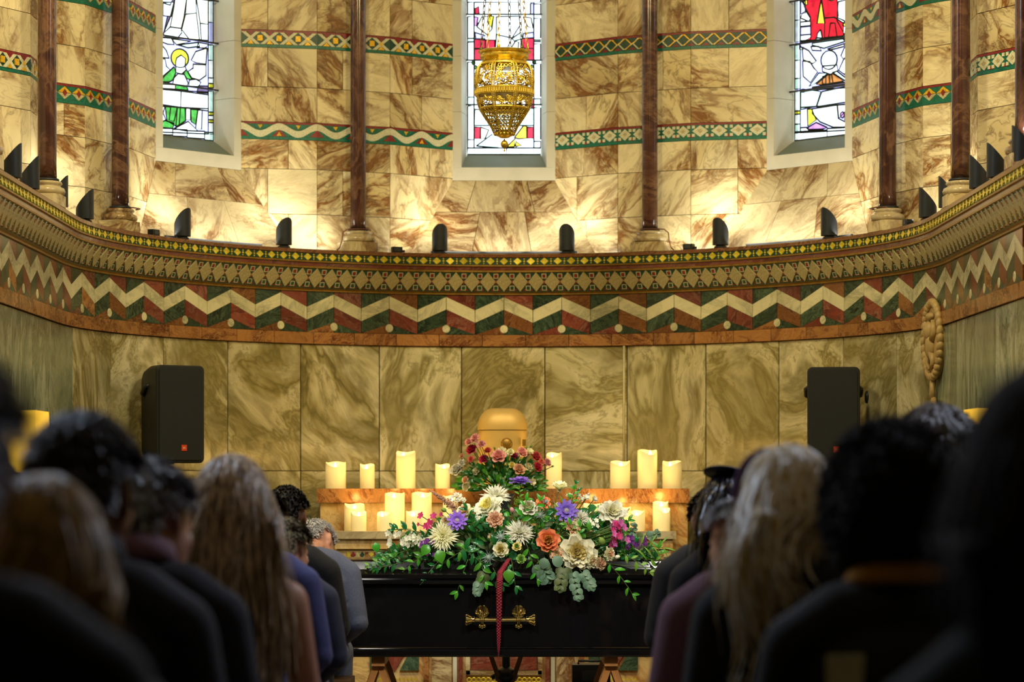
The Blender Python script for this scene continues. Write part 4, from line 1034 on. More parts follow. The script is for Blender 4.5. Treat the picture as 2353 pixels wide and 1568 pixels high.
# ================================================================ COFFIN
blackp = plain('black_piano_lacquer', srgb(13, 13, 14), .06, var=.0, spec=.4)
chrome = plain('polished_gilt_metal', srgb(236, 216, 150), .10, 1.0, var=.05)
CD = 11.25; cs = F/CD
cz = lambda y: E+(1100-y)/cs
root = empty('coffin', ((1150-1158)/cs, CD, cz(1510)), 0, label='glossy black coffin with gilt bar handle, resting on wooden trestles', category='coffin')
Z0 = cz(1510)
def coffin_ring(hl, y0, y1, z, taper=.0):
    # long straight sides with clipped corners
    c = .03
    return [Vector(p) for p in ((-hl+c, y0, z), (hl-c, y0, z), (hl, y0+c, z), (hl, y1-c, z), (hl-c, y1, z), (-hl+c, y1, z), (-hl, y1-c, z), (-hl, y0+c, z))]
def crings(mb, lst):
    loft(mb, [coffin_ring(hl, y0, y1, z-Z0) for hl, y0, y1, z in lst])
m = MB(); crings(m, [(1.0, .006, .56, cz(1487)), (1.0, .006, .56, cz(1346))]); m.build('body', blackp, root)
m = MB(); crings(m, [(1.012, -.012, .578, cz(1510)), (1.016, -.018, .584, cz(1506)), (1.016, -.018, .584, cz(1496)), (1.006, -.004, .57, cz(1492)), (1.010, -.008, .574, cz(1490)), (1.006, -.004, .57, cz(1487.5))]); m.build('plinth_moulding', blackp, root)
m = MB(); crings(m, [(1.004, -.002, .568, cz(1345.5)), (1.018, -.020, .586, cz(1342)), (1.018, -.022, .588, cz(1336)), (1.012, -.014, .58, cz(1333)), (1.020, -.024, .59, cz(1329)), (1.020, -.026, .592, cz(1321)), (1.012, -.018, .584, cz(1318)), (.93, .07, .50, cz(1318)+.016), (.92, .082, .488, cz(1318)+.050), (.905, .098, .472, cz(1318)+.058)]); m.build('lid', blackp, root)
for hx in (-.835, 0.0, .835):
    h = MB(); z = cz(1424)-Z0; y = -.040
    h.tube([(hx-.125, y, z), (hx+.125, y, z)], .0088, 14); b = h.build('handle', chrome, root, True, angle=40)
    for s in (-1, 1):
        e = MB(); e.lathe([(.009, 0), (.012, .004), (.010, .010), (.013, .022), (.021, .032), (.024, .038), (.020, .044), (.006, .047)], (hx+s*.112, y, z), 14, rot=Matrix.Rotation(s*PI/2, 3, 'Y'))
        for k in range(7):
            a = 2*PI*k/7; e.tube([(hx+s*.128, y+.011*math.cos(a), z+.011*math.sin(a)), (hx+s*.156, y+.022*math.cos(a), z+.022*math.sin(a))], [.0025, .0055], 6)
        e.build('end_cap', chrome, b, True, angle=50)
        g = MB(); cx = hx+s*.082; 
        for k in range(9):                                # fluted shell plate
            a = (k-4)*.27; g.tube([(cx, -.006, z+.006), (cx+.030*math.sin(a)*1.0, -.010, z+.024+.012*math.cos(a)), (cx+.033*math.sin(a)*.9, -.012, z+.040+.022*math.cos(a)**2)], [.004, .0062, .0058], 6)
        g.ball((cx, -.006, z+.034), (.030, .008, .030), 12, 8)
        g.build('shell_plate', chrome, b, True, angle=50)
        g = MB()
        for q in (-.008, 0, .008): g.lathe([(.011, -.003), (.0135, 0), (.011, .003)], (cx+q, y, z), 12, rot=Matrix.Rotation(PI/2, 3, 'Y'))
        g.tube([(cx, y, z), (cx, -.004, z+.004)], .008, 8)
        g.build('bracket', chrome, b, True, angle=50)
        g = MB(); g.tube([(cx, -.006, z-.006), (cx, -.010, z-.024)], [.006, .008], 8)
        for q in (-1, 0, 1): g.ball((cx+q*.010, -.012, z-.030-(.004 if q == 0 else 0)), (.008, .007, .009), 8, 6)
        g.build('drop', chrome, b, True, angle=50)

wood = plain('beech_wood', srgb(176, 116, 56), .5, var=.2, nscale=18)
dwood = plain('brown_wood', srgb(112, 78, 36), .5, var=.25, nscale=18)
for x, lab, wm in (((868-1158)/cs, 'wooden trestle under the left end of the coffin', wood), ((1405-1158)/cs, 'wooden trestle under the right part of the coffin', wood)):
    t = empty('trestle', (x, CD+.28, 0), 0, label=lab, category='trestle', group='trestles under the coffin')
    zt = Z0-.001
    m = MB(); m.box((0, 0, zt-.022), (.06, .50, .044)); m.build('crossbar', wm, t)
    for s in (-1, 1):
        for y in (-.20, .20):
            m = MB(); a = Vector((s*.012, y, zt-.046)); b = Vector((s*.13, y*1.05, 0.012)); dd = b-a; R = dd.to_track_quat('Z', 'Y').to_matrix()
            m.box((a+b)/2, (.045, .03, dd.length), R); m.build('leg', wm, t)
    for s in (-1, 1):
        m = MB(); m.box((s*.085, 0, .15), (.02, .44, .035)); m.build('rail', wm, t)
# metal-and-wood easel behind the coffin
t = empty('easel_stand', ((1158-1158)/F*12.1+.01, 12.1, 0), 0, label='dark post with crossing brown struts standing behind the coffin', category='stand')
m = MB(); m.tube([(0, 0, .02), (0, 0, .62)], .02, 12); m.build('post', M['black_metal'], t, True)
m = MB(); m.lathe([(.05, .22), (.06, .24), (.05, .27), (.02, .29)], (.0, 0, 0), 16); m.tube([(-.07, 0, .235), (-.045, 0, .25)], .012, 8); m.build('hub', M['black_metal'], t, True)
for s in (-1, 1):
    m = MB(); a = Vector((s*.145, -.03, .56)); b = Vector((-s*.02+s*.03, -.03, .16)); dd = b-a; m.box((a+b)/2, (.03, .022, dd.length), dd.to_track_quat('Z', 'Y').to_matrix()); m.build('strut', dwood, t)
for k in range(3):
    a = 2*PI*k/3+PI/2; m = MB(); m.tube([(0, 0, .2), (.2*math.cos(a), .2*math.sin(a), .012)], .011, 8); m.build('leg', M['black_metal'], t, True)
# black case behind right trestle
x0 = (1314-1158)/F*12.2; x1 = (1401-1158)/F*12.2; zt = E+(1100-1526)/F*12.2
t = empty('equipment_case', ((x0+x1)/2, 12.2, 0), 0, label='small black equipment case on the floor before the altar at right', category='case')
m = MB(); m.box((0, 0, zt/2), (x1-x0, .16, zt)); m.build('case_body', M['black_metal'], t)
m = MB(); m.box((.012, -.083, zt-.05), (.115, .006, .05)); m.build('recess_panel', plain('grey_blue_screen', srgb(62, 78, 84), .25), t)
m = MB(); m.tube([(-.06, 0, zt), (-.06, 0, zt+.014), (.06, 0, zt+.014), (.06, 0, zt)], .006, 8); m.build('handle', M['black_metal'], t, True)

# ================================================================ FLOWERS
def petal(mb, mi, base, az_, tilt, ln, wd, cup=.25, curl=.3, frill=0.0, nu=4, nv=3, tip=1.0, rnd=random):
    """petal growing from base; az_: azimuth, tilt: 0 upright, 90 flat (degrees)"""
    vs = []; ph = rnd.uniform(0, 6)
    for i in range(nu+1):
        u = i/nu
        w_ = wd*math.sin(PI*min(1, (u*.82+.12))**(.9*tip))**.8*.5 if u < 1 else wd*.5*(.45 if tip >= 1 else .05)
        an = math.radians(tilt)*(1)+curl*u*u
        r = 0; z = 0
        # integrate along the bend
        st = 6; 
        for q in range(st):
            uu = u*(q+.5)/st; aa = math.radians(tilt)+curl*uu*uu; r += math.sin(aa)*ln*u/st; z += math.cos(aa)*ln*u/st
        for j in range(nv+1):
            v = -1+2*j/nv
            lift = cup*wd*(v*v)*.5*math.sin(PI*u*.7)+frill*wd*math.sin(5*v+ph+u*7)*u*u
            x = r-lift*math.cos(an); zz_ = z+lift*math.sin(an)
            y = w_*v
            ca, sa = math.cos(az_), math.sin(az_)
            vs.append(Vector(base)+Vector((x*ca-y*sa, x*sa+y*ca, zz_)))
    k = nv+1; s0 = mb.cur; mb.cur = mi
    mb.add(vs, [(i*k+j, (i+1)*k+j, (i+1)*k+j+1, i*k+j+1) for i in range(nu) for j in range(nv)]); mb.cur = s0
PET = {}
def pm(name, c, rough=.6, es=0):
    if name not in PET:
        t = NT(name); b = t.bsdf; tc = t.n('TexCoord')
        nz = t.n('TexNoise', Vector=tc.outputs['Object'], Scale=38.0, Detail=3.0).outputs[0]
        oi = t.n('ObjectInfo').outputs['Random']
        cc = t.ramp(nz, [(.3, (c[0]*.78, c[1]*.78, c[2]*.78, 1)), (.65, (min(1, c[0]*1.08), min(1, c[1]*1.08), min(1, c[2]*1.08), 1))])
        hs = t.n('HueSaturation', Color=cc, Value=t.math('ADD', .86, t.math('MULTIPLY', oi, .28)), Hue=t.math('ADD', .488, t.math('MULTIPLY', oi, .024)))
        t.l(hs.outputs[0], b.inputs['Base Color']); b.inputs['Roughness'].default_value = rough
        tl = t.n('BsdfTranslucent', Color=hs.outputs[0]); mx = t.n('MixShader', Fac=.32, i1=b.outputs[0], i2=tl.outputs[0]); t.l(mx.outputs[0], t.out.inputs[0])
        PET[name] = t.mat
    return PET[name]
white = pm('white_petal', srgb(244, 244, 226)); cream = pm('cream_petal', srgb(252, 246, 210)); yelc = pm('pale_yellow_petal', srgb(244, 232, 150)); ora = pm('orange_petal', srgb(255, 152, 100)); oray = pm('apricot_petal', srgb(255, 200, 120))
peach = pm('peach_petal', srgb(240, 196, 160)); pinkp = pm('pink_petal', srgb(250, 186, 184)); magenta = pm('magenta_petal', srgb(214, 66, 136)); lilac = pm('lilac_petal', srgb(146, 112, 222)); purple = pm('purple_petal', srgb(132, 60, 160)); mauve = pm('mauve_pink_petal', srgb(212, 110, 190)); crim = pm('crimson_petal', srgb(204, 62, 100)); coral = pm('coral_petal', srgb(232, 120, 110)); beige = pm('beige_petal', srgb(226, 200, 160))
centre = pm('yellow_centre', srgb(214, 196, 90)); gcent = pm('green_centre', srgb(150, 190, 90)); dcent = pm('grey_centre', srgb(170, 160, 170))
thist = pm('silver_thistle', srgb(150, 170, 160)); amar = pm('amaranth_red', srgb(160, 44, 52)); astil = pm('astilbe_pink', srgb(206, 160, 136))
lf = pm('fresh_green_leaf', srgb(76, 158, 44), .28); lfd = pm('dark_green_leaf', srgb(38, 112, 52), .22); lfy = pm('lime_leaf', srgb(120, 172, 52), .35); eu = pm('eucalyptus_leaf', srgb(104, 138, 112), .5); eud = pm('olive_eucalyptus', srgb(84, 100, 56), .5); stem = pm('green_stem', srgb(84, 118, 44), .5)
rf = random.Random(21)
def f_rose(o, i, n=1.0):
    m = MB()
    for k in range(6): petal(m, 0, (0, 0, 0), k*2*PI/6+.2, 56+rf.uniform(-5, 5), .95, 1.05, .35, .55, .02, rnd=rf)
    for k in range(6): petal(m, 0, (0, 0, .05), k*2*PI/6+.5, 40, .90, .95, .5, .35, .02, rnd=rf)
    for k in range(5): petal(m, 1, (0, 0, .10), k*2*PI/5+.5, 25, .85, .80, .7, .2, 0, rnd=rf)
    for k in range(4): petal(m, 1, (0, 0, .12), k*2*PI/4, 13, .78, .58, .9, .15, 0, rnd=rf)
    for k in range(3): petal(m, 1, (0, 0, .12), k*2.1, 4, .72, .36, 1.0, .1, 0, rnd=rf)
    return m.mesh('rose', [o, i], True)
def f_peony(o, i):
    m = MB()
    for cnt, tl, ln, wd, mi in ((7, 82, 1.0, .85, 0), (8, 64, .92, .7, 0), (9, 48, .82, .55, 0), (11, 36, .76, .46, 1), (12, 22, .70, .38, 1), (9, 9, .64, .30, 1), (5, 2, .6, .24, 1)):
        for k in range(cnt): petal(m, mi, (0, 0, 0), k*2*PI/cnt+rf.uniform(-.2, .2), tl+rf.uniform(-8, 8), ln*rf.uniform(.85, 1.05), wd, .3, rf.uniform(-.3, .3), .10, rnd=rf)
    return m.mesh('peony', [o, i], True)
def f_chrys(o, i, cnt=(26, 24, 20, 16, 10)):
    m = MB()
    for q, c in enumerate(cnt):
        for k in range(c): petal(m, 0, (0, 0, 0), k*2*PI/c+rf.uniform(-.1, .1), 88-q*17+rf.uniform(-5, 5), (1.0-q*.10)*rf.uniform(.86, 1.08), .17, .5, rf.uniform(-.35, .1), 0, 3, 2, .8, rnd=rf)
    m.cur = 1; m.ball((0, 0, .12), (.14, .14, .12), 8, 5)
    return m.mesh('chrysanthemum', [o, i], True)
def f_scab(o, i):
    m = MB()
    for q, c in enumerate((11, 12, 9)):
        for k in range(c): petal(m, 0, (0, 0, 0), k*2*PI/c+q*.3, 84-q*18+rf.uniform(-8, 8), 1-q*.22, .42, .1, rf.uniform(-.2, .2), .16, 3, 3, rnd=rf)
    m.cur = 1; m.ball((0, 0, .16), (.24, .24, .14), 10, 5)
    for k in range(26):
        a = k*2.4; r = .24*math.sqrt(k/26); m.ball((r*math.cos(a), r*math.sin(a), .30-r*.4), .03, 4, 3)
    return m.mesh('scabious', [o, i], True)
def f_five(o, i):
    m = MB()
    for k in range(5): petal(m, 0, (0, 0, 0), k*2*PI/5, 78, 1.0, .85, .1, -.1, .02, 3, 2, rnd=rf)
    m.cur = 1; m.ball((0, 0, .05), (.13, .13, .1), 6, 4); m.tube([(0, 0, 0), (0, 0, -.7)], [.1, .05], 5)
    return m.mesh('floret', [o, i], True)
def f_frill(o, i):
    m = MB()
    for q, c in enumerate((8, 8, 7, 6, 4)):
        for k in range(c): petal(m, 0 if q < 3 else 1, (0, 0, 0), k*2*PI/c+q*.4+rf.uniform(-.2, .2), 80-q*17+rf.uniform(-8, 8), .98-q*.06, .62, .15, rf.uniform(-.3, .3), .20, 4, 4, rnd=rf)
    return m.mesh('carnation', [o, i], True)
def f_cup(o, i):
    m = MB()
    for q, c in enumerate((6, 5)):
        for k in range(c): petal(m, 0, (0, 0, -.3), k*2*PI/c+q*.6, 44-q*16, 1.1, .8, .25, .55-q*.2, .06, 4, 3, rnd=rf)
    m.cur = 1; m.ball((0, 0, -.1), (.12, .12, .2), 6, 5); m.ball((0, 0, -.34), (.2, .2, .16), 8, 5)
    return m.mesh('lisianthus', [o, i], True)
def f_bud(o, i):
    m = MB(); m.lathe([(.05, -.9), (.4, -.6), (.55, -.1), (.42, .4), (.12, .8)], (0, 0, 0), 10); m.cur = 1
    for k in range(5): petal(m, 1, (0, 0, -.95), k*2*PI/5, 34, .6, .35, .2, -.6, 0, 3, 2, rnd=rf)
    return m.mesh('flower_bud', [o, i], True)
def f_thistle(o, i):
    m = MB(); m.ball((0, 0, .1), (.34, .34, .42), 10, 7)
    for k in range(16):
        a = k*2*PI/16; L_ = rf.uniform(.8, 1.1); t_ = rf.uniform(50, 95); petal(m, 0, (0, 0, 0), a, t_, L_, .12, .2, -.2, 0, 3, 1, .6, rnd=rf)
    for k in range(40):
        v = Vector((rf.gauss(0, 1), rf.gauss(0, 1), rf.uniform(-.2, 1.3))).normalized(); m.tube([Vector((0, 0, .1))+v*.34, Vector((0, 0, .1))+v*.52], [.03, .006], 3, False)
    return m.mesh('sea_holly', [o, i], True)
FL = {}
def proto(kind, o, i=None):
    key = (kind, o.name, i.name if i else '')
    if key not in FL: FL[key] = dict(rose=f_rose, peony=f_peony, chrysanthemum=f_chrys, scabious=f_scab, floret=f_five, carnation=f_frill, lisianthus=f_cup, flower_bud=f_bud, sea_holly=f_thistle)[kind](o, i or o)
    return FL[key]
def aim(v, spin=0):
    return (Vector(v).to_track_quat('Z', 'Y').to_matrix() @ Matrix.Rotation(spin, 3, 'Z')).to_euler()
class Arr:
    """an arrangement: the children are given in photograph pixels at a depth"""
    def __init__(s, root, d0, spine): s.root = root; s.d = d0; s.o = Vector(root.location); s.spine = spine; s.st = MB()
    def pos(s, zx, zy_, d): return P(700+zx/2.614, 980+zy_/2.614, d)-s.o
    def flower(s, kind, o, i, zx, zy_, r, d=None, ax=None, label=None, stemlen=True):
        d = d or s.d; p = s.pos(zx, zy_, d); R_ = r/2.614/F*d*(1.15 if s.d < 12 else 1.25)
        if ax is None:
            c = s.pos(s.spine[0], s.spine[1], d+.12); v = (p-c); v.y = -abs(v.length)*.9-.03; ax = v.normalized()+Vector((rf.uniform(-.2, .2), 0, rf.uniform(-.1, .25)))
        ax = Vector(ax).normalized()
        ob = link(kind, proto(kind, o, i), s.root, p, aim(ax, rf.uniform(0, 6)))
        ob.scale = (R_, R_, R_)
        if label: ob['label'] = label
        if stemlen:
            q = s.pos(s.spine[0]+(zx-s.spine[0])*.55, min(max(zy_+90, 700), s.spine[1]), d+.10) if stemlen is True else stemlen
            s.st.tube([p-ax*R_*.2, (p+q)/2-ax*.02, q], .0022, 5)
        return ob
def leaf_mesh(name, mat, kind):
    m = MB(); vs = []
    nu = 5 if kind != 'round' else 6
    for i in range(nu+1):
        u = i/nu
        if kind == 'lance': w_ = .21*math.sin(PI*min(1, u*.96+.03))**.85
        elif kind == 'round': w_ = .46*math.sqrt(max(0.004, 1-(2*u-1)**2))
        elif kind == 'heart': w_ = .44*math.sin(PI*(1-u)**1.3*.93+.1)**.8 if u < 1 else .01
        else: w_ = .06*math.sin(PI*min(1, u*.95+.04))
        z = -.22*u*u+(.06 if kind != 'grass' else .1)*math.sin(PI*u)
        vs += [Vector((-w_, u, z+w_*.25)), Vector((0, u, z-.01)), Vector((w_, u, z+w_*.25))]
    m.add(vs, [(3*i+j, 3*i+j+1, 3*i+4+j, 3*i+3+j) for i in range(nu) for j in range(2)])
    m.add([Vector((-.008, 0, 0)), Vector((.008, 0, 0)), Vector((.006, -.16, -.02)), Vector((-.006, -.16, -.02))], [(0, 1, 2, 3)])
    return m.mesh(name, mat, True)
LM = dict(lance=[leaf_mesh('leaf', x, 'lance') for x in (lf, lfd, lf, lfy)], round=[leaf_mesh('leaf', x, 'round') for x in (eu, eud, eu)], heart=[leaf_mesh('leaf', x, 'heart') for x in (lf, lfy)], grass=[leaf_mesh('leaf', x, 'grass') for x in (lfy, lf)])
def leafrot(dir_, nrm):
    y = Vector(dir_).normalized(); z = Vector(nrm); z = (z-y*z.dot(y)).normalized(); x = y.cross(z)
    return Matrix((x, y, z)).transposed().to_euler()
def put_leaf(A, kind, p, dir_, ln, nrm=None, vi=None):
    nrm = nrm or Vector((rf.uniform(-.5, .5), -1, rf.uniform(0, .9)))
    ms = LM[kind]; ob = link('leaf', ms[vi if vi is not None else rf.randrange(len(ms))], A.root, p, leafrot(dir_, nrm)); ob.scale = (ln, ln, ln); return ob
def sprig(A, zx, zy_, ang, ln, n, kind='lance', size=.045, d=None, droop=.6, vi=None):
    """ang: direction in the picture plane (degrees, 0 right, 90 up)"""
    d = d or A.d; p = A.pos(zx, zy_, d); a = math.radians(ang); dv = Vector((math.cos(a), rf.uniform(-.35, .05), math.sin(a))).normalized(); pts = [p.copy()]
    for i in range(n):
        dv = (dv+Vector((0, -.02, -droop/n))).normalized(); p = p+dv*ln/n; pts.append(p.copy())
        side = dv.cross(Vector((0, -1, 0))).normalized()
        for s in ((-1, 1) if kind == 'round' else ((-1,) if i % 2 else (1,))):
            put_leaf(A, kind, p, dv*.6+side*s*.8, size*rf.uniform(.8, 1.15)*(1-.3*i/n), vi=vi)
    put_leaf(A, kind, p, dv, size*.8, vi=vi)
    A.st.tube(pts, .0014, 4)

sroot = empty('funeral_spray', ((1165-1158)/F*11.5, 11.5, cz(1318)+.016), 0, label='long mixed flower spray of cream, orange, purple and green on the coffin lid', category='flowers')
A = Arr(sroot, 11.36, (1290, 820))
# foundation foliage: dense, joined
envx = [380, 450, 560, 700, 900, 1150, 1400, 1700, 1900, 2040, 2120, 2290]; envt = [872, 770, 690, 620, 520, 470, 470, 480, 560, 680, 780, 862]
def top_at(x):
    for (a, ta), (b, tb_) in zip(zip(envx, envt), zip(envx[1:], envt[1:])):
        if a <= x <= b: return ta+(tb_-ta)*(x-a)/(b-a)
    return 870
bed = [MB(), MB(), MB()]
for q in range(2900):
    zx = rf.uniform(395, 2270); t_ = top_at(zx)+25; zy_ = rf.uniform(t_, 890)
    if zy_ > 885: continue
    d = 11.40+rf.uniform(-.06, .26)*(1 if zy_ < 860 else .5)
    p = A.pos(zx, zy_, d); a = rf.uniform(0, 2*PI); dv = Vector((math.cos(a), rf.uniform(-.9, 0), math.sin(a)*.8+.1)).normalized()
    k = rf.choice(['lance', 'lance', 'lance', 'grass', 'round']); src = rf.choice(LM[k]); ln = rf.uniform(.025, .05)
    R_ = Matrix(leafrot(dv, Vector((rf.uniform(-.6, .6), -1, rf.uniform(-.2, .9)))).to_matrix())
    B = bed[rf.choice([0, 1, 1, 2])]
    B.add([p+R_ @ (Vector(v.co)*ln) for v in src.vertices], [tuple(f.vertices) for f in src.polygons])
for B, mt in zip(bed, (lf, lfd, eud)): B.build('foliage_bed', mt, sroot, True, kind='stuff')
m = MB()
m.ball((0.0, .02, .05), (.60, .13, .075), 24, 10); m.build('moss_base', pm('dark_moss', srgb(20, 38, 16), .9), sroot, True)
# sprigs
for zx, zy_, ang, ln, n, kd, sz, d, dr, vi in [
    (980, 800, 250, .15, 5, 'lance', .052, 11.24, .2, 0), (1010, 720, 200, .16, 5, 'lance', .05, 11.30, .3, 0), (1030, 640, 110, .12, 4, 'lance', .05, 11.32, .1, 1), (1050, 780, 285, .12, 4, 'lance', .048, 11.22, .2, 0),
    (1240, 790, 280, .13, 4, 'lance', .05, 11.22, .2, 1), (1330, 700, 290, .17, 6, 'lance', .045, 11.22, .3, 0), (1300, 600, 80, .12, 5, 'lance', .05, 11.30, .1, 0), (1340, 560, 60, .10, 4, 'lance', .045, 11.3, .2, 0),
    (1800, 800, 320, .20, 6, 'lance', .045, 11.22, .5, 0), (1900, 760, 335, .16, 6, 'lance', .042, 11.25, .3, 3), (1950, 740, 20, .16, 7, 'grass', .08, 11.3, .5, 0), (2050, 800, 0, .14, 6, 'lance', .035, 11.3, .3, 3), (2180, 850, 5, .10, 5, 'round', .030, 11.3, .1, 0),
    (1860, 700, 60, .12, 5, 'lance', .045, 11.35, .1, 0), (1600, 480, 80, .08, 4, 'lance', .035, 11.4, .2, 0), (1500, 560, 60, .14, 7, 'grass', .06, 11.4, .5, 1), (1430, 600, 120, .12, 6, 'grass', .06, 11.4, .5, 1),
    (1740, 640, 150, .14, 6, 'lance', .045, 11.3, .4, 0), (1700, 700, 170, .12, 6, 'grass', .08, 11.28, .3, 0), (860, 760, 220, .16, 6, 'lance', .045, 11.28, .3, 1), (740, 760, 210, .18, 7, 'lance', .042, 11.3, .3, 0),
    (640, 740, 190, .14, 7, 'lance', .040, 11.30, .4, 1), (560, 780, 195, .12, 6, 'lance', .036, 11.28, .3, 0), (600, 820, 185, .12, 6, 'lance', .040, 11.24, .2, 1), (480, 840, 175, .06, 3, 'round', .024, 11.26, .2, 0), (520, 800, 190, .10, 5, 'lance', .036, 11.3, .2, 3), (700, 640, 160, .12, 5, 'lance', .05, 11.35, .4, 1), (640, 620, 170, .08, 4, 'lance', .045, 11.35, .3, 1),
    (950, 600, 20, .10, 5, 'lance', .05, 11.32, .3, 1), (980, 640, 300, .12, 5, 'lance', .055, 11.28, .3, 1), (1100, 640, 350, .1, 5, 'lance', .05, 11.3, .3, 1), (930, 720, 330, .14, 6, 'lance', .055, 11.26, .3, 1), (1130, 850, 300, .08, 4, 'lance', .05, 11.22, .2, 1),
    (1560, 820, 260, .11, 4, 'round', .042, 11.21, .1, 1), (1600, 850, 285, .13, 5, 'round', .036, 11.20, .2, 0), (1650, 860, 310, .09, 4, 'round', .040, 11.20, .2, 2), (1100, 860, 240, .10, 4, 'round', .036, 11.21, .2, 1), (1060, 920, 250, .06, 3, 'round', .03, 11.2, .1, 0), (1400, 800, 300, .08, 3, 'round', .055, 11.22, .1, 2),
    (2040, 680, 30, .06, 3, 'round', .028, 11.4, .1, 0), (1960, 680, 80, .06, 3, 'round', .026, 11.4, .2, 0), (1640, 420, 100, .06, 3, 'lance', .03, 11.42, .1, 1), (1290, 440, 90, .05, 4, 'lance', .028, 11.42, .1, 3), (2110, 800, 75, .05, 2, 'lance', .05, 11.3, 0, 0)]:
    sprig(A, zx, zy_, ang, ln, n, kd, sz, d, dr, vi)
for zx, zy_, ang, s, k in [(800, 745, 290, .062, 'heart'), (745, 715, 235, .055, 'heart'), (425, 700, 280, .045, 'heart'), (1225, 860, 270, .06, 'heart'), (1500, 780, 300, .055, 'round'), (1440, 790, 265, .05, 'round')]:
    a = math.radians(ang); put_leaf(A, k, A.pos(zx, zy_, 11.2 if zy_ > 770 else 11.24), Vector((math.cos(a), -.2, math.sin(a))), s, Vector((.1, -1, .35)), 0)
up = Vector((0, -.35, 1))
F1 = A.flower
F1('peony', white, yelc, 1110, 500, 88, 11.38); F1('chrysanthemum', white, gcent, 1145, 425, 84, 11.44, (.1, -.7, .8)); F1('chrysanthemum', cream, centre, 832, 660, 88, 11.28, (-.1, -1, .2))
F1('peony', cream, yelc, 1635, 760, 106, 11.24, (.05, -1, .15)); F1('rose', ora, oray, 1463, 688, 72, 11.25, (.0, -1, .12), 'orange rose with apricot heart'); F1('rose', cream, yelc, 1180, 742, 50, 11.24, (-.1, -1, .1))
F1('rose', yelc, gcent, 1278, 728, 30, 11.22); F1('rose', gcent, gcent, 1297, 800, 30, 11.22); F1('chrysanthemum', white, gcent, 1290, 645, 86, 11.32, (0, -.8, .6)); F1('carnation', peach, peach, 1145, 563, 50, 11.27, (0, -1, .3))
F1('scabious', lilac, dcent, 917, 567, 55, 11.27, (-.1, -1, .2), 'violet scabious'); F1('scabious', lilac, dcent, 1295, 335, 60, 11.42, (.0, -.25, 1), 'violet scabious raised on a stem'); F1('scabious', lilac, dcent, 1572, 510, 64, 11.3, (.1, -1, .3)); F1('scabious', lilac, dcent, 1640, 530, 30, 11.33)
F1('rose', white, cream, 1342, 505, 56, 11.32, (.1, -.8, .5)); F1('lisianthus', cream, cream, 1530, 370, 50, 11.42, (.05, -.3, 1)); F1('carnation', ora, coral, 1435, 465, 44, 11.36, (0, -.7, .6)); F1('carnation', peach, cream, 1600, 608, 56, 11.3)
F1('chrysanthemum', white, gcent, 1655, 552, 52, 11.32, (.1, -.8, .6)); F1('peony', white, cream, 1842, 525, 84, 11.36, (.2, -.8, .5)); F1('lisianthus', white, cream, 1775, 505, 40, 11.4); F1('carnation', cream, peach, 965, 520, 52, 11.34); F1('carnation', cream, beige, 852, 575, 36, 11.3)
F1('carnation', peach, beige, 1518, 768, 44, 11.24, (-.2, -1, .1)); F1('carnation', cream, beige, 1715, 812, 46, 11.22); F1('carnation', beige, peach, 1772, 826, 40, 11.21); F1('carnation', cream, peach, 1822, 768, 42, 11.23); F1('flower_bud', white, gcent, 2140, 856, 26, 11.24, (.5, -1, .1)); F1('flower_bud', white, gcent, 1880, 785, 20, 11.23)
F1('lisianthus', cream, cream, 1592, 425, 26, 11.42, (0, -.4, 1)); F1('flower_bud', pinkp, gcent, 1245, 502, 22, 11.35); F1('flower_bud', yelc, gcent, 1520, 478, 34, 11.4); F1('flower_bud', gcent, gcent, 835, 502, 22, 11.35); F1('flower_bud', gcent, gcent, 1785, 690, 34, 11.25, (-.3, -.6, .6)); F1('flower_bud', gcent, gcent, 1335, 455, 18, 11.4)
for zx, zy_, r in [(1690, 432, 24), (1738, 440, 22), (1640, 418, 20), (1706, 408, 12), (1662, 440, 18)]: F1('lisianthus' if r > 15 else 'flower_bud', white, white, zx, zy_, r, 11.42)
for zx, zy_, r in [(1180, 668, 42), (1112, 792, 48), (1412, 540, 40), (1447, 456, 26)]: F1('sea_holly', thist, thist, zx, zy_, r, 11.24)
for zx, zy_, r in [(698, 538, 22), (752, 592, 34), (775, 540, 22), (725, 600, 18), (684, 590, 12), (1840, 716, 22), (820, 530, 14)]: F1('floret', magenta, crim, zx, zy_, r, 11.3)
for q in range(17):
    a = rf.uniform(0, 6.3); r = rf.uniform(0, 62); F1('floret', mauve if q % 3 else magenta, crim, 1878+r*math.cos(a), 600+r*.6*math.sin(a)+(80 if q > 9 else 0), 22, 11.28+rf.uniform(-.02, .04))
for q in range(14):
    F1('floret', purple, lilac, rf.uniform(1930, 2050), rf.uniform(660, 760), 17, 11.33, stemlen=False)
for q in range(12):
    c = rf.choice([(735, 700), (775, 765)]); F1('floret', purple, lilac, c[0]+rf.uniform(-40, 40), c[1]+rf.uniform(-22, 22), 15, 11.27, stemlen=False)
for q in range(36):
    u = rf.random(); F1('floret', white, gcent, 495+u*240+rf.uniform(-10, 10), 650+30*u+rf.uniform(-32, 32)+20*math.sin(u*3), rf.uniform(13, 20), 11.3+rf.uniform(-.02, .02), stemlen=False)
for q in range(14): F1('floret', white, peach, rf.uniform(875, 960), rf.uniform(405, 450), 14, 11.4, stemlen=False)
for q in range(8): F1('floret', white, gcent, rf.uniform(1020, 1060), rf.uniform(500, 560), 14, 11.33, stemlen=False)
for q in range(8): F1('floret', white, white, rf.uniform(1700, 1760), rf.uniform(560, 600), 15, 11.33, stemlen=False)
F1('floret', white, white, 515, 705, 26, 11.27, stemlen=False)
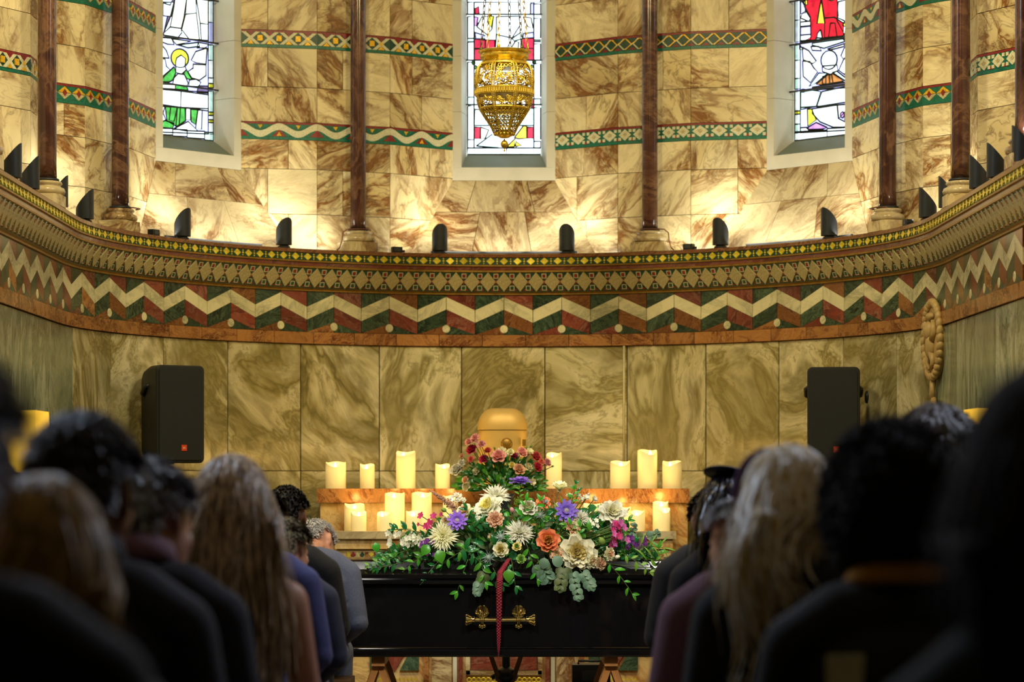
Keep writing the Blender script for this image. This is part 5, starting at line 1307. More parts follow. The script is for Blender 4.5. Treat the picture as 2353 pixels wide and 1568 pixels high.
# astilbe plumes
def plume(A, x0, y0, x1, y1, w_, mt, d, n=260):
    m = MB(); a = A.pos(x0, y0, d); b = A.pos(x1, y1, d); ax = b-a
    m.tube([a, b], [.0008, .002], 4)
    for k in range(n):
        u = rf.random()**.7; p = a+ax*u; sd = Vector((rf.gauss(0, 1), rf.gauss(0, 1), rf.gauss(0, 1))).normalized(); L_ = w_*u*rf.uniform(.5, 1.1)
        e = p+(sd-ax.normalized()*.9)*L_*.6; m.tube([p, e], .0008, 3, False); m.ball(e, .0032, 4, 3)
    return m.build('astilbe_plume', mt, A.root)
plume(A, 745, 380, 925, 505, .042, astil, 11.36, 320); plume(A, 1950, 495, 1880, 590, .018, pm('brown_fern', srgb(140, 90, 70)), 11.38, 60); plume(A, 1290, 440, 1290, 490, .05, lfy, 11.42, 120)
A.st.build('stems', stem, sroot, True, kind='stuff')
# amaranthus hanging over the coffin front
m = MB(); pts = [P(1170, 1285, 11.25), P(1160, 1300, 11.21), P(1150, 1316, 11.195), P(1148, 1335, 11.19), P(1147, 1365, 11.19), P(1147, 1405, 11.185), P(1146, 1445, 11.19), P(1146, 1480, 11.195), P(1145.5, 1512, 11.19)]
rr = [.010, .0125, .014, .015, .014, .013, .011, .009, .0025]
for i in range(len(pts)-1):
    n = 11
    for k in range(n):
        u = k/n; c = pts[i]+(pts[i+1]-pts[i])*u; r = rr[i]+(rr[i+1]-rr[i])*u
        for q in range(3):
            a = (i*n+k)*1.1+q*2.1; m.ball(c-sroot.location+Vector((math.cos(a), math.sin(a)*.8, 0))*r*.55, (r*.55, r*.5, r*.36), 6, 4)
m.build('amaranth_tassel', amar, sroot, True, label='long dark red hanging tassel')

# pink arrangement in a vase on the altar
vroot = empty('vase_of_flowers', ((1160-1158)/F*12.86, 12.86, MZ+.0005), 0, label='pink, crimson and cream flowers in a dark vase on the altar before the tabernacle', category='flowers')
B_ = Arr(vroot, 12.86, (1180, 400))
m = MB(); m.lathe([(.045, 0), (.05, .004), (.05, .02), (.03, .06), (.036, .12), (.05, .17), (.055, .19), (.048, .19), (.03, .12)], (0, 0, 0), 20); m.build('vase', M['black_metal'], vroot, True)
for zx, zy_, r, o, k in [(1025, 75, 28, pinkp, 'carnation'), (990, 100, 24, pinkp, 'rose'), (1062, 112, 26, pinkp, 'carnation'), (1010, 150, 34, crim, 'rose'), (1080, 207, 30, magenta, 'rose'), (1165, 195, 46, pinkp, 'rose'), (1185, 152, 26, cream, 'lisianthus'), (1235, 160, 22, cream, 'rose'), (1300, 165, 34, pinkp, 'rose'), (1256, 184, 24, crim, 'rose'), (1352, 155, 22, cream, 'lisianthus'), (1384, 192, 34, coral, 'rose'), (1455, 220, 24, pinkp, 'carnation'), (1392, 250, 30, crim, 'rose'), (1340, 250, 28, cream, 'rose'), (1283, 270, 38, peach, 'rose'), (1245, 240, 22, yelc, 'rose'), (920, 268, 38, white, 'rose'), (945, 225, 24, white, 'carnation'), (1035, 275, 24, cream, 'rose'), (970, 325, 22, peach, 'rose'), (980, 365, 30, cream, 'rose'), (1365, 335, 24, cream, 'lisianthus'), (1102, 152, 22, coral, 'rose'), (948, 182, 16, peach, 'rose'), (880, 270, 18, white, 'floret'), (990, 50, 12, gcent, 'flower_bud'), (1140, 130, 10, gcent, 'flower_bud'), (1360, 120, 12, gcent, 'flower_bud'), (1490, 240, 10, gcent, 'flower_bud'), (1420, 215, 20, coral, 'carnation'), (1330, 130, 14, gcent, 'flower_bud'), (1000, 200, 20, coral, 'carnation')]:
    if k == 'flower_bud': B_.flower(k, gcent, gcent, zx, zy_, r, 12.84, None, stemlen=B_.pos(1180, 400, 12.88))
    else: B_.flower(k, o, o if k != 'floret' else gcent, zx, zy_, r, 12.80+rf.uniform(-.03, .04), None, stemlen=B_.pos(1180, 400, 12.88))
lb = [MB(), MB()]
for q in range(340):
    a = rf.uniform(0, PI); r = rf.uniform(0, 1)**.6; zx = 1180+math.cos(a)*r*250; zy_ = 385-math.sin(a)*r*190
    p = B_.pos(zx, zy_, 12.86+rf.uniform(-.05, .05)); src = LM['lance'][0]; ln = rf.uniform(.03, .055); dv = Vector((math.cos(a)+rf.uniform(-.5, .5), rf.uniform(-.6, .3), math.sin(a))).normalized()
    R_ = leafrot(dv, Vector((0, -1, rf.uniform(0, .8)))).to_matrix(); lb[q % 2].add([p+R_ @ (Vector(v.co)*ln) for v in src.vertices], [tuple(f.vertices) for f in src.polygons])
lb[0].build('foliage', lf, vroot, True, kind='stuff'); lb[1].build('foliage', lfd, vroot, True, kind='stuff')
B_.st.build('stems', stem, vroot, True, kind='stuff')
# ================================================================ PEOPLE (seated, seen from behind)
def remeshed(mb, name, voxel, smooth=4, factor=.5):
    me0 = mb.mesh('tmp', M['dark']); o = bpy.data.objects.new('tmp', me0); col.objects.link(o)
    r = o.modifiers.new('r', 'REMESH'); r.mode = 'VOXEL'; r.voxel_size = voxel; r.use_smooth_shade = True
    s_ = o.modifiers.new('s', 'SMOOTH'); s_.iterations = smooth; s_.factor = factor
    dg = bpy.context.evaluated_depsgraph_get(); dg.update()
    me = bpy.data.meshes.new_from_object(o.evaluated_get(dg)); me.name = name
    bpy.data.objects.remove(o); bpy.data.meshes.remove(me0); me.materials.clear()
    me.polygons.foreach_set('use_smooth', [True]*len(me.polygons))
    return me
def chain(mb, pts, rs, n=14):
    """tapered limb: resampled tube with round ends"""
    P_ = []; R_ = []
    for i in range(len(pts)-1):
        for k in range(4):
            u = k/4; P_.append(Vector(pts[i]).lerp(Vector(pts[i+1]), u)); R_.append(rs[i]+(rs[i+1]-rs[i])*u)
    P_.append(Vector(pts[-1])); R_.append(rs[-1])
    mb.tube(P_, R_, n)
    for p, r in ((pts[0], rs[0]), (pts[-1], rs[-1])): mb.ball(p, r*.99, 12, 8)
    for p, r in zip(pts[1:-1], rs[1:-1]): mb.ball(p, r*1.0, 12, 8)
class Pose:
    def __init__(s, lean=6, pitch=8, yaw=0, roll=0, wide=1.0, reach=None):
        s.wide = wide; s.U = Matrix.Translation((0, 0, .53)) @ Matrix.Rotation(-math.radians(lean), 4, 'X') @ Matrix.Translation((0, 0, -.53))
        nb = Vector((0, .0, 1.05))
        s.H = s.U @ Matrix.Translation(nb) @ Matrix.Rotation(-math.radians(pitch), 4, 'X') @ Matrix.Rotation(math.radians(yaw), 4, 'Z') @ Matrix.Rotation(math.radians(roll), 4, 'Y') @ Matrix.Translation((0, .028, .130))
        s.reach = reach
        u = lambda x, y, z: s.U @ Vector((x, y, z))
        s.sh = [u(q*.172*wide, -.005, .945) for q in (-1, 1)]
        s.el = [u(q*.225*wide, .03, .715) for q in (-1, 1)]
        s.wr = [Vector((q*.125, .30, .60)) for q in (-1, 1)]
        s.el = [Vector((e.x, max(e.y, .03), e.z)) for e in s.el]
        if reach is not None:
            s.el[1] = Vector((.25*wide, .16, .74)); s.wr[1] = Vector(reach)
def make_body(P_):
    m = MB(); H = P_.H; U = P_.U
    h = lambda x, y, z: H @ Vector((x, y, z)); u = lambda x, y, z: U @ Vector((x, y, z)); R3 = H.to_3x3()
    m.ball(h(0, -.008, .02), (.076, .096, .098), 20, 14, R3); m.ball(h(0, .02, -.03), (.066, .080, .085), 16, 12, R3); m.ball(h(0, .035, -.075), (.050, .056, .045), 14, 10, R3)
    m.ball(h(0, .082, -.100), (.020, .016, .016), 8, 6, R3)                     # chin
    m.tube([h(-.045, .076, .022), h(0, .090, .026), h(.045, .076, .022)], [.010, .011, .010], 8)   # brow
    m.tube([h(0, .088, .012), h(0, .104, -.018), h(0, .110, -.034)], [.007, .010, .014], 8); m.ball(h(-.012, .100, -.036), .008, 8, 6); m.ball(h(.012, .100, -.036), .008, 8, 6)
    m.tube([h(-.022, .088, -.064), h(0, .098, -.061), h(.022, .088, -.064)], [.004, .0075, .004], 8); m.tube([h(-.018, .088, -.072), h(0, .096, -.073), h(.018, .088, -.072)], [.004, .0075, .004], 8)
    for s in (-1, 1):
        m.ball(h(s*.042, .066, -.028), (.020, .016, .018), 8, 6, R3)
        er = R3 @ Matrix.Rotation(s*.35, 3, 'Z') @ Matrix.Rotation(.2, 3, 'X')
        m.ball(h(s*.080, -.006, -.004), (.008, .020, .032), 10, 8, er); m.ball(h(s*.076, .004, -.034), (.008, .010, .012), 8, 6, er)
    chain(m, [h(0, -.012, -.05), u(0, -.012, 1.06), u(0, -.015, 1.0)], [.056, .056, .068])
    w = P_.wide
    m.tube([u(-.165*w, -.01, .943), u(-.09*w, -.012, .985), u(0, -.014, 1.012), u(.09*w, -.012, .985), u(.165*w, -.01, .943)], [.052, .055, .06, .055, .052], 14)
    for z, a, b, y in ((.93, .160, .103, 0), (.86, .16, .11, .005), (.76, .145, .10, .005), (.66, .14, .098, .005), (.57, .155, .11, .0)):
        m.ball(u(0, y, z), (a*w, b, .085), 20, 12, U.to_3x3())
    m.ball((0, 0, .54), (.165*w, .125, .09), 18, 10)
    for q in (0, 1):
        s = (-1, 1)[q]
        chain(m, [P_.sh[q], P_.el[q], P_.wr[q]], [.052, .038, .026])
        chain(m, [(s*.085, .02, .535), (s*.11, .47, .535), (s*.115, .50, .10)], [.078, .056, .036])
        chain(m, [(s*.115, .49, .06), (s*.125, .62, .035)], [.036, .026])
        d = (Vector((s*.035, .40, .575))-P_.wr[q]).normalized() if P_.reach is None or q == 0 else Vector((-.1, .15, 1)).normalized()
        side = d.cross(Vector((0, 0, 1))).normalized() if abs(d.z) < .8 else Vector((1, 0, 0))
        dn = side.cross(d).normalized(); dn = -dn if dn.z > 0 else dn
        wv = P_.wr[q]; pc = wv+d*.055
        m.tube([wv, wv+d*.03, pc+d*.02], [.026, .030, .028], 10)
        m.tube([pc-side*.026, pc+side*.026], .017, 8); m.tube([pc+d*.02-side*.03, pc+d*.02+side*.03], .014, 8)
        for f in range(4):
            off = (f-1.5)*.0235; L_ = (.062, .074, .078, .060)[f]; b0 = pc+d*.022+side*off
            m.tube([b0, b0+d*L_*.5+dn*.006, b0+d*L_*.82+dn*.024, b0+d*L_*.90+dn*.040], [.0088, .0083, .0078, .006], 8)
        tb0 = wv+d*.025-side*s*.022
        m.tube([tb0, tb0+d*.03-side*s*.022, tb0+d*.058-side*s*.028+dn*.012], [.012, .010, .007], 8)
    return remeshed(m, 'person_body', .0085, 5)
def make_top(P_, kind='jacket'):
    m = MB(); U = P_.U; w = P_.wide; u = lambda x, y, z: U @ Vector((x, y, z))
    dress = kind == 'dress'
    g = .0 if dress else .012
    m.tube([u(-.168*w, -.008, .948), u(-.10*w, -.012, .988), u(0, -.016, 1.012), u(.10*w, -.012, .988), u(.168*w, -.008, .948)], [.058+g*.6, .064+g, .066+g, .064+g, .058+g*.6] if not dress else [.030, .056, .064, .056, .030], 16)
    for z, a, b, y in ((.92, .174, .116, -.002), (.89, .182, .124, .0), (.84, .176, .124, .004), (.78, .168, .118, .004), (.72, .162, .114, .004), (.66, .162, .114, .004), (.60, .168, .122, .0), (.54, .176, .132, -.004)):
        k = (.86 if dress and z > .9 else 1)
        m.ball(u(0, y, z), ((a+g*.6)*w*k, b+g*.5, .085), 24, 12, U.to_3x3())
    m.ball((0, 0, .535), (.176*w+g, .136+g, .076), 22, 10)
    if not dress:
        for q in (0, 1):
            wr = P_.wr[q].lerp(P_.el[q], .06)
            chain(m, [P_.sh[q]+Vector((0, 0, .002)), P_.el[q], wr], [.067, .052, .041])
    if not dress:
        for q in (-1, 1):   # jacket skirts over the lap
            m.ball((q*.09, .06, .555), (.098, .11, .075), 12, 8)
    return remeshed(m, kind, .0095, 6)
def make_collar(P_, r=.062, hgt=.045, mat=None):
    m = MB(); U = P_.U; n = 28; vs = []
    for k in range(n+1):
        a = -PI*.86+2*PI*.86*k/n+PI/2+PI
        for dr, z in ((.004, 1.066), (.006, 1.066+hgt), (.014, 1.066+hgt+.003), (.024, 1.070), (.016, 1.058)):
            f = .88+.12*math.cos(k/n*2*PI-PI)
            vs.append(U @ Vector(((r+dr)*math.cos(a)*1.02, -.010+(r+dr)*math.sin(a)*.98, 1.03+(z-1.03)*f)))
    m.add(vs, [(5*k+q, 5*k+5+q, 5*k+5+(q+1) % 5, 5*k+(q+1) % 5) for k in range(n) for q in range(5)])
    return m.mesh('collar', M['dark'], True)
def make_legs(kind='trousers'):
    m = MB()
    m.ball((0, 0, .53), (.178, .134, .08), 18, 10)
    if kind == 'trousers':
        for s in (-1, 1): chain(m, [(s*.085, .02, .538), (s*.112, .47, .538), (s*.115, .50, .11)], [.09, .070, .052])
    else:
        for s in (-1, 1): chain(m, [(s*.075, .02, .538), (s*.09, .47, .538)], [.092, .075])
        m.box((0, .25, .54), (.2, .45, .12))
    return remeshed(m, kind, .012, 5)
def make_shoe():
    m = MB()
    for s in (-1, 1):
        m.tube([(s*.115, .455, .045), (s*.117, .50, .05), (s*.122, .58, .042), (s*.128, .66, .030)], [.036, .042, .040, .026], 12)
        m.box((s*.12, .56, .012), (.075, .22, .020))
    return m.mesh('shoes', M['dark'], True)

def hair_mat(name, c1, c2, rough=.42):
    t = NT(name); b = t.bsdf; tc = t.n('TexCoord')
    mp = t.n('Mapping', Vector=tc.outputs['Object'], Scale=(1, 1, .12)).outputs[0]
    nz = t.n('TexNoise', Vector=mp, Scale=75.0, Detail=3.0).outputs[0]
    t.l(t.ramp(nz, [(.36, c1), (.64, c2)]), b.inputs['Base Color']); b.inputs['Roughness'].default_value = rough
    b.inputs['Specular IOR Level'].default_value = .35
    return t.mat
def hair_mesh(P_, style, length=.05, seed=1, lift=.008, fall_y=-.11, width=.0045, count=2000, wave=0.0, part=0.0, cut=9, cutl=-9, vol=1.0, nape=-.45):
    """strands as thin ribbons that follow the skull and then hang; a cap lies beneath"""
    r_ = random.Random(seed); m = MB(); H = P_.H; A_ = Vector((.080, .101, .104))*vol; c0 = Vector((0, -.006, .018))
    def inside_face(d):
        # hairline
        if d.y > .60 and d.z < .55: return True
        if d.y > .25 and d.z < .12+.3*(d.y-.25): return True
        if style in ('short', 'bald') and abs(d.x) > .62 and d.z < .10 and d.y > -.45: return True
        if d.z < (nape if style in ('short', 'bald') else -.75): return True
        if style == 'bald' and d.z > .45: return True
        return False
    # cap
    nn, mm_ = 36, 22; idx = {}; vs = []
    for j in range(mm_+1):
        for k in range(nn):
            ph = PI/2-PI*.80*j/mm_; a = 2*PI*k/nn
            d = Vector((math.cos(ph)*math.cos(a), math.cos(ph)*math.sin(a), math.sin(ph)))
            ok = not inside_face(d); idx[(j, k)] = (len(vs), ok); k_ = 1.015+(.05*mnoise.noise(d*6+Vector((seed, 0, 0))) if style != 'afro' else .10*mnoise.noise(d*9+Vector((seed, 0, 0))))
            vs.append(H @ (c0+Vector((d.x*A_.x, d.y*A_.y, d.z*A_.z))*k_))
    fs = []
    for j in range(mm_):
        for k in range(nn):
            q = [(j, k), (j, (k+1) % nn), (j+1, (k+1) % nn), (j+1, k)]
            if all(idx[x][1] for x in q): fs.append(tuple(idx[x][0] for x in q))
    m.add(vs, fs)
    steps = 10 if length > .12 else (5 if style != 'afro' else 4)
    for _ in range(count):
        while True:
            d = Vector((r_.gauss(0, 1), r_.gauss(0, 1), r_.gauss(0, 1))).normalized()
            if style == 'pony' or not inside_face(d): 
                if not inside_face(d): break
        p = c0+Vector((d.x*A_.x, d.y*A_.y, d.z*A_.z)); L_ = length*r_.uniform(.75, 1.08)*(.30 if (H.to_3x3() @ d).x > cut else 1)*(.52 if d.x < cutl else 1)
        if style == 'afro':
            nrm = Vector((d.x, d.y, d.z)); s1 = nrm.orthogonal().normalized(); s2 = nrm.cross(s1); ph = r_.uniform(0, 6)
            pts = [H @ (p+nrm*L_*i/steps+(s1*math.cos(ph+i*2.2)+s2*math.sin(ph+i*2.2))*.009) for i in range(steps+1)]
        else:
            pts3 = [p.copy()]; flow = Vector((d.x*.6+part*.3, -.55 if d.y > -.2 else -.1, -.35 if d.z > .3 else -1)); lift_k = r_.uniform(.2, 1)*lift; ph = r_.uniform(0, 6); dv = flow.normalized()
            side = Vector((r_.gauss(0, .14), r_.gauss(0, .14), 0))
            if style == 'short': side = side*2.2
            for i in range(steps):
                st = L_/steps
                g = Vector((0, 0, -1)) if length > .12 else flow
                dv = (dv*.55+g*.35+side*.3).normalized()
                p = p+dv*st
                q = p-c0; e = Vector((q.x/A_.x, q.y/A_.y, q.z/A_.z)); l = e.length
                mn = 1+(lift_k+.012*vol)/.09
                if l < mn and q.z > -.09: e = e/l*mn; p = c0+Vector((e.x*A_.x, e.y*A_.y, e.z*A_.z))
                if length > .12 and q.z <= -.07:
                    if d.y < .15 or abs(d.x) < .4:
                        p.y = min(p.y, fall_y+.06*(1-abs(d.x))*0+r_.uniform(-.002, .002)+(.05 if d.y > 0 else 0)-.02*math.sin(PI*min(1, (-.07-q.z)/.3)))
                    p += Vector((math.sin(ph*.3+p.z*22)*wave*.4+(-p.x*.02), math.cos(p.z*26+ph*.3)*wave*.3, 0))
                pts3.append(p.copy())
            pts = [H @ x for x in pts3]
            if length > .12:   # long hair hangs plumb from the nape, not along the tilted head
                k0 = next((i for i, x in enumerate(pts3) if x.z < -.07), len(pts3))
                if k0 < len(pts3):
                    base = pts[max(0, k0-1)]; 
                    pts = pts[:k0]+[base+(pts3[i]-pts3[max(0, k0-1)]) for i in range(k0, len(pts3))]
        n_ = (H.to_3x3() @ d); sd = (pts[1]-pts[0]).cross(n_)
        if sd.length < 1e-8: continue
        sd.normalize(); tw = r_.uniform(-.5, .5); sd = (sd+n_*tw).normalized(); vs = []
        for i, x in enumerate(pts):
            w_ = width*(1-.65*(i/len(pts))**2); vs += [x-sd*w_*.5, x+sd*w_*.5]
        m.add(vs, [(2*i, 2*i+1, 2*i+3, 2*i+2) for i in range(len(pts)-1)])
    return m
skinA = NT('skin_fair'); skinB = NT('skin_tan')
for t_, c in ((skinA, srgb(214, 158, 132)), (skinB, srgb(150, 98, 66))):
    tc_ = t_.n('TexCoord'); nz_ = t_.n('TexNoise', Vector=tc_.outputs['Object'], Scale=18.0, Detail=3.0).outputs[0]
    t_.l(t_.ramp(nz_, [(.3, (c[0]*.88, c[1]*.82, c[2]*.8, 1)), (.7, c)]), t_.bsdf.inputs['Base Color']); t_.bsdf.inputs['Roughness'].default_value = .5
    t_.bsdf.inputs['Subsurface Weight'].default_value = .25; t_.bsdf.inputs['Subsurface Radius'].default_value = (.012, .005, .003)
skinA, skinB = skinA.mat, skinB.mat
eye_w = plain('eye_white', srgb(236, 232, 226), .2, var=.02); iris = plain('brown_iris', srgb(62, 44, 30), .2)
def cloth(name, c, rough=.85): return plain(name, c, rough, var=.14, nscale=140, sheen=.06, bump=.25)
CL = dict(greyblue=cloth('grey_blue_suiting', srgb(92, 100, 128)), black=cloth('black_suiting', srgb(24, 25, 28)), navy=cloth('navy_suiting', srgb(44, 48, 72)), dnavy=cloth('dark_navy_suiting', srgb(28, 30, 44)), blue=cloth('blue_cotton', srgb(70, 76, 130)),
          charcoal=cloth('charcoal_suiting', srgb(52, 56, 72)), mauve=cloth('mauve_wool', srgb(124, 88, 104)), deepblack=cloth('black_wool', srgb(14, 14, 15)), green=cloth('bottle_green_wool', srgb(14, 30, 18)), mustard=cloth('lit_neck_yellow', srgb(216, 150, 34)), white=cloth('white_cotton', srgb(214, 214, 220)))  # mustard carries the warm lamplight on two necks
HM = dict(white=hair_mat('white_hair', srgb(206, 206, 206), srgb(246, 246, 246)), grey=hair_mat('grey_hair', srgb(90, 90, 94), srgb(190, 190, 196)), greybrown=hair_mat('grey_brown_hair', srgb(54, 46, 34), srgb(158, 146, 118)), dark=hair_mat('dark_brown_hair', srgb(14, 12, 12), srgb(40, 34, 32)),
          black=hair_mat('glossy_black_hair', srgb(10, 9, 12), srgb(34, 30, 38), .25), lightbrown=hair_mat('highlighted_brown_hair', srgb(116, 90, 62), srgb(232, 204, 168), .38), brown=hair_mat('brown_hair', srgb(44, 32, 20), srgb(92, 70, 44)), blonde=hair_mat('dark_blonde_hair', srgb(108, 84, 40), srgb(206, 168, 84), .45),
          paleblonde=hair_mat('pale_blonde_hair', srgb(212, 184, 112), srgb(255, 250, 242), .4), afro=hair_mat('curly_black_hair', srgb(12, 9, 7), srgb(38, 26, 16), .7))
POSES = dict(upR=Pose(5, 4, 14), bowR=Pose(11, 24, 30), leanR=Pose(26, 34, 30), upL=Pose(5, 5, -16), bowL=Pose(11, 24, -34), leanL=Pose(19, 44, -32), womanupR=Pose(6, 8, 22, wide=.86), womanupL=Pose(6, 8, -20, wide=.86), up=Pose(5, 4), bow=Pose(10, 22), lean=Pose(24, 30), read=Pose(8, 18, reach=(.12, .36, .80)), womanup=Pose(6, 8, wide=.86), womanbow=Pose(9, 18, wide=.86), womanread=Pose(8, 14, 26, wide=.88, reach=(.08, .40, .915)))
CACHE = {}
def cached(kind, pose):
    k = (kind, pose)
    if k not in CACHE:
        P_ = POSES[pose]
        CACHE[k] = dict(body=lambda: make_body(P_), jacket=lambda: make_top(P_, 'jacket'), dress=lambda: make_top(P_, 'dress'), collar=lambda: make_collar(P_), lit_neck=lambda: make_collar(P_, .068, .026), trousers=lambda: make_legs('trousers'), skirt=lambda: make_legs('skirt'), shoes=make_shoe)[kind]()
        if not CACHE[k].materials: CACHE[k].materials.append(M['dark'])
    return CACHE[k]
def objmat(o, mt): o.material_slots[0].link = 'OBJECT'; o.material_slots[0].material = mt; return o
people_done = []
def person(px, ytop, d, pose, label, skin=None, top='jacket', topm=None, legm=None, collar=None, hair=None, hairm=None, ang=0, group=None, turn=0):
    P_ = POSES[pose]; s_top = (P_.H @ Vector((0, 0, .122))).z
    hy = (P_.H @ Vector((0, 0, 0))).y
    ztop = E+(1100-ytop)/F*(d+.05); sc_ = ztop/(s_top+.012); x = (px-1158)/F*(d+.05)
    woman = pose.startswith('woman')
    body = link('person', cached('body', pose), None, (x, d-hy*sc_+.05, 0), (0, 0, turn), label=label, category='person', group='seated mourners')
    body.scale = (sc_,)*3; objmat(body, skin or skinA)
    # every figure keeps its own head turn through the whole pose only
    objmat(link(top, cached(top, pose), body), topm)
    if collar: objmat(link('collar', cached('collar', pose), body), collar)
    lk = 'skirt' if woman and rf.random() < .5 else 'trousers'
    objmat(link(lk, cached(lk, 'up'), body), legm or topm); objmat(link('shoes', cached('shoes', 'up'), body), M['black_metal'])
    H = P_.H
    for s in (-1, 1):
        m = MB(); m.ball(H @ Vector((s*.031, .079, -.002)), .012, 10, 8); m.cur = 1; m.ball(H @ Vector((s*.031, .0875, -.003)), (.005, .004, .005), 8, 6); m.build('eye', [eye_w, iris], body, True)
    if hair:
        hm = hair_mesh(P_, **hair); hm.build('hair', hairm, body, True)
    people_done.append((x, d-hy*sc_+.05, sc_, d))
    return body, P_, sc_
def part(body, name, mb, mt, smooth=True, **k): return mb.build(name, mt, body, smooth, **k)
SH = dict(style='short', length=.035)
# ---- left side, front row to back row
person(722, 1222, 10.48, 'leanL', 'bowed white-haired man in a grey-blue suit, front row beside the coffin', topm=CL['greyblue'], hair=dict(SH, seed=1, nape=-.68, length=.026, count=2800, width=.003), hairm=HM['white'])
b, P_, s_ = person(657, 1120, 9.4, 'upL', 'man in a black suit with thin dark glasses and cropped dark hair, second row left', skin=skinB, topm=CL['black'], collar=CL['black'], hair=dict(SH, seed=2, length=.012, count=1500), hairm=HM['dark'])
def glasses(b, P_, mt=M['black_metal'], up=0):
    m = MB(); H = P_.H
    for s in (-1, 1):
        m.tube([H @ Vector((s*.084, -.02, .006+up)), H @ Vector((s*.086, .04, .012+up)), H @ Vector((s*.066, .10, .010+up))], .0022, 6)
        m.tube([H @ Vector((s*.033+.026*math.cos(q), .106-.004*abs(math.cos(q)), .004+up+.02*math.sin(q))) for q in [2*PI*i/14 for i in range(15)]], .0018, 6, False)
    m.tube([H @ Vector((-.008, .106, .008+up)), H @ Vector((.008, .106, .008+up))], .0018, 6)
    part(b, 'glasses', m, mt, label='thin spectacles')
glasses(b, P_)
person(652, 1205, 8.6, 'bowL', 'man with tousled grey-brown hair in a navy jacket, third row left', topm=CL['navy'], hair=dict(style='short', length=.06, seed=3, lift=.014, count=2400, wave=.3), hairm=HM['greybrown'])
person(585, 1135, 7.8, 'bowL', 'person in a blue shirt mostly hidden behind the long-haired woman', topm=CL['blue'], collar=CL['blue'], hair=dict(SH, seed=4, length=.04, count=1200), hairm=HM['brown'])
person(440, 1108, 6.9, 'womanupL', 'woman in black with a brown bob, left of the long-haired woman', topm=CL['deepblack'], hair=dict(style='long', length=.22, seed=5, count=1700, width=.006), hairm=HM['brown'])
person(533, 1056, 6.0, 'womanup', 'woman with long straight highlighted hair in a sleeveless black dress', top='dress', topm=CL['deepblack'], legm=CL['deepblack'], hair=dict(style='long', length=.50, seed=6, count=3000, width=.006, fall_y=-.115, wave=.010, vol=1.02), hairm=HM['lightbrown'])
person(-30, 1052, 6.0, 'up', 'dark-haired person half cut off at the left edge below the lampshade', topm=CL['dnavy'], hair=dict(SH, seed=17, length=.04, count=1200), hairm=HM['dark'])
b, P_, s_ = person(330, 1085, 5.1, 'bowL', 'grey-haired woman wearing a black leafy net headpiece, left side', topm=CL['dnavy'], collar=CL['mauve'], hair=dict(style='short', nape=-.6, length=.07, seed=7, count=2200, lift=.012), hairm=HM['grey'])
m = MB(); H = P_.H; r7 = random.Random(7)
for k in range(70):
    a = r7.uniform(0, 2*PI); rr_ = r7.uniform(.0, 1)**.5
    d_ = Vector((-.25+rr_*.75*math.cos(a), -.45+rr_*.55*math.sin(a), .75)).normalized()
    p_ = H @ (Vector((0, -.006, .018))+Vector((d_.x*.088, d_.y*.112, d_.z*.118)))
    petal(m, 0, p_, r7.uniform(0, 6), r7.uniform(30, 85), .034, .022, .3, .4, 0, 3, 2, .8, rnd=r7)
for k in range(12):
    a = 2*PI*k/12; m.tube([H @ Vector((-.02+.075*math.cos(a+q*.2), -.05+.07*math.sin(a+q*.2), .125-.01*q)) for q in range(4)], .0015, 4)
part(b, 'headpiece', m, M['black_metal'], label='black leafy net fascinator')
person(187, 962, 4.2, 'upL', 'man with short dark hair and reddish ears in a dark navy suit', skin=skinB, topm=CL['dnavy'], collar=CL['dnavy'], hair=dict(SH, seed=8, nape=-.40, length=.022, count=3000, width=.0035, vol=1.03), hairm=HM['dark'])
person(102, 1108, 3.5, 'womanup', 'woman with long dark blonde hair in black, nearest at lower left', topm=CL['deepblack'], hair=dict(style='long', length=.36, cutl=.45, seed=9, count=2600, width=.005, wave=.012), hairm=HM['blonde'])
person(-150, 782, 2.6, 'up', 'dark-haired figure cut off at the left edge above the lampshade', topm=CL['deepblack'], hair=dict(SH, seed=10, length=.03, count=1200), hairm=HM['dark'])
# ---- right side
person(1640, 1132, 8.75, 'bow', 'man in a black suit, front of the right side, mostly hidden by the black-haired woman', topm=CL['black'], collar=CL['black'], hair=dict(SH, seed=22, length=.03, count=1200), hairm=HM['dark'])
b, P_, s_ = person(1680, 1092, 7.8, 'womanupR', 'woman with long glossy black hair and a small flat black hat, right side', topm=CL['deepblack'], hair=dict(style='long', length=.34, seed=11, count=2200, width=.006), hairm=HM['black'])
m = MB(); H = P_.H; m.lathe([(.001, .012), (.07, .010), (.082, .004), (.082, 0), (.001, -.002)][::-1], H @ Vector((-.01, -.02, .128)), 24, rot=H.to_3x3() @ Matrix.Rotation(.18, 3, 'Y')); part(b, 'hat', m, M['black_metal'])
person(1800, 1130, 6.9, 'bowR', 'white-haired man in a charcoal suit behind the black-haired woman', topm=CL['charcoal'], collar=CL['charcoal'], hair=dict(SH, seed=12, length=.03, count=1500), hairm=HM['white'])
b, P_, s_ = person(1716, 1142, 6.0, 'bowR', 'bowed older person with thin white hair in a mauve jacket', topm=CL['mauve'], collar=CL['mauve'], hair=dict(style='bald', length=.03, seed=13, count=1300), hairm=HM['white'])
b, P_, s_ = person(1818, 1044, 5.1, 'womanread', 'woman with long white-blonde hair and a purple hairband holding a white booklet', topm=CL['deepblack'], hair=dict(style='long', length=.40, seed=14, count=2400, width=.007, wave=.03, vol=1.03, cut=-.22, part=-.5), hairm=HM['paleblonde'])
m = MB(); H = P_.H; m.tube([H @ Vector((math.cos(a)*.101, .03, .022+math.sin(a)*.131)) for a in [PI*i/20 for i in range(-1, 22)]], .009, 8); part(b, 'hairband', m, cloth('purple_velvet', srgb(74, 30, 82)), label='purple hairband')
g = P_.wr[1]*s_+b.location
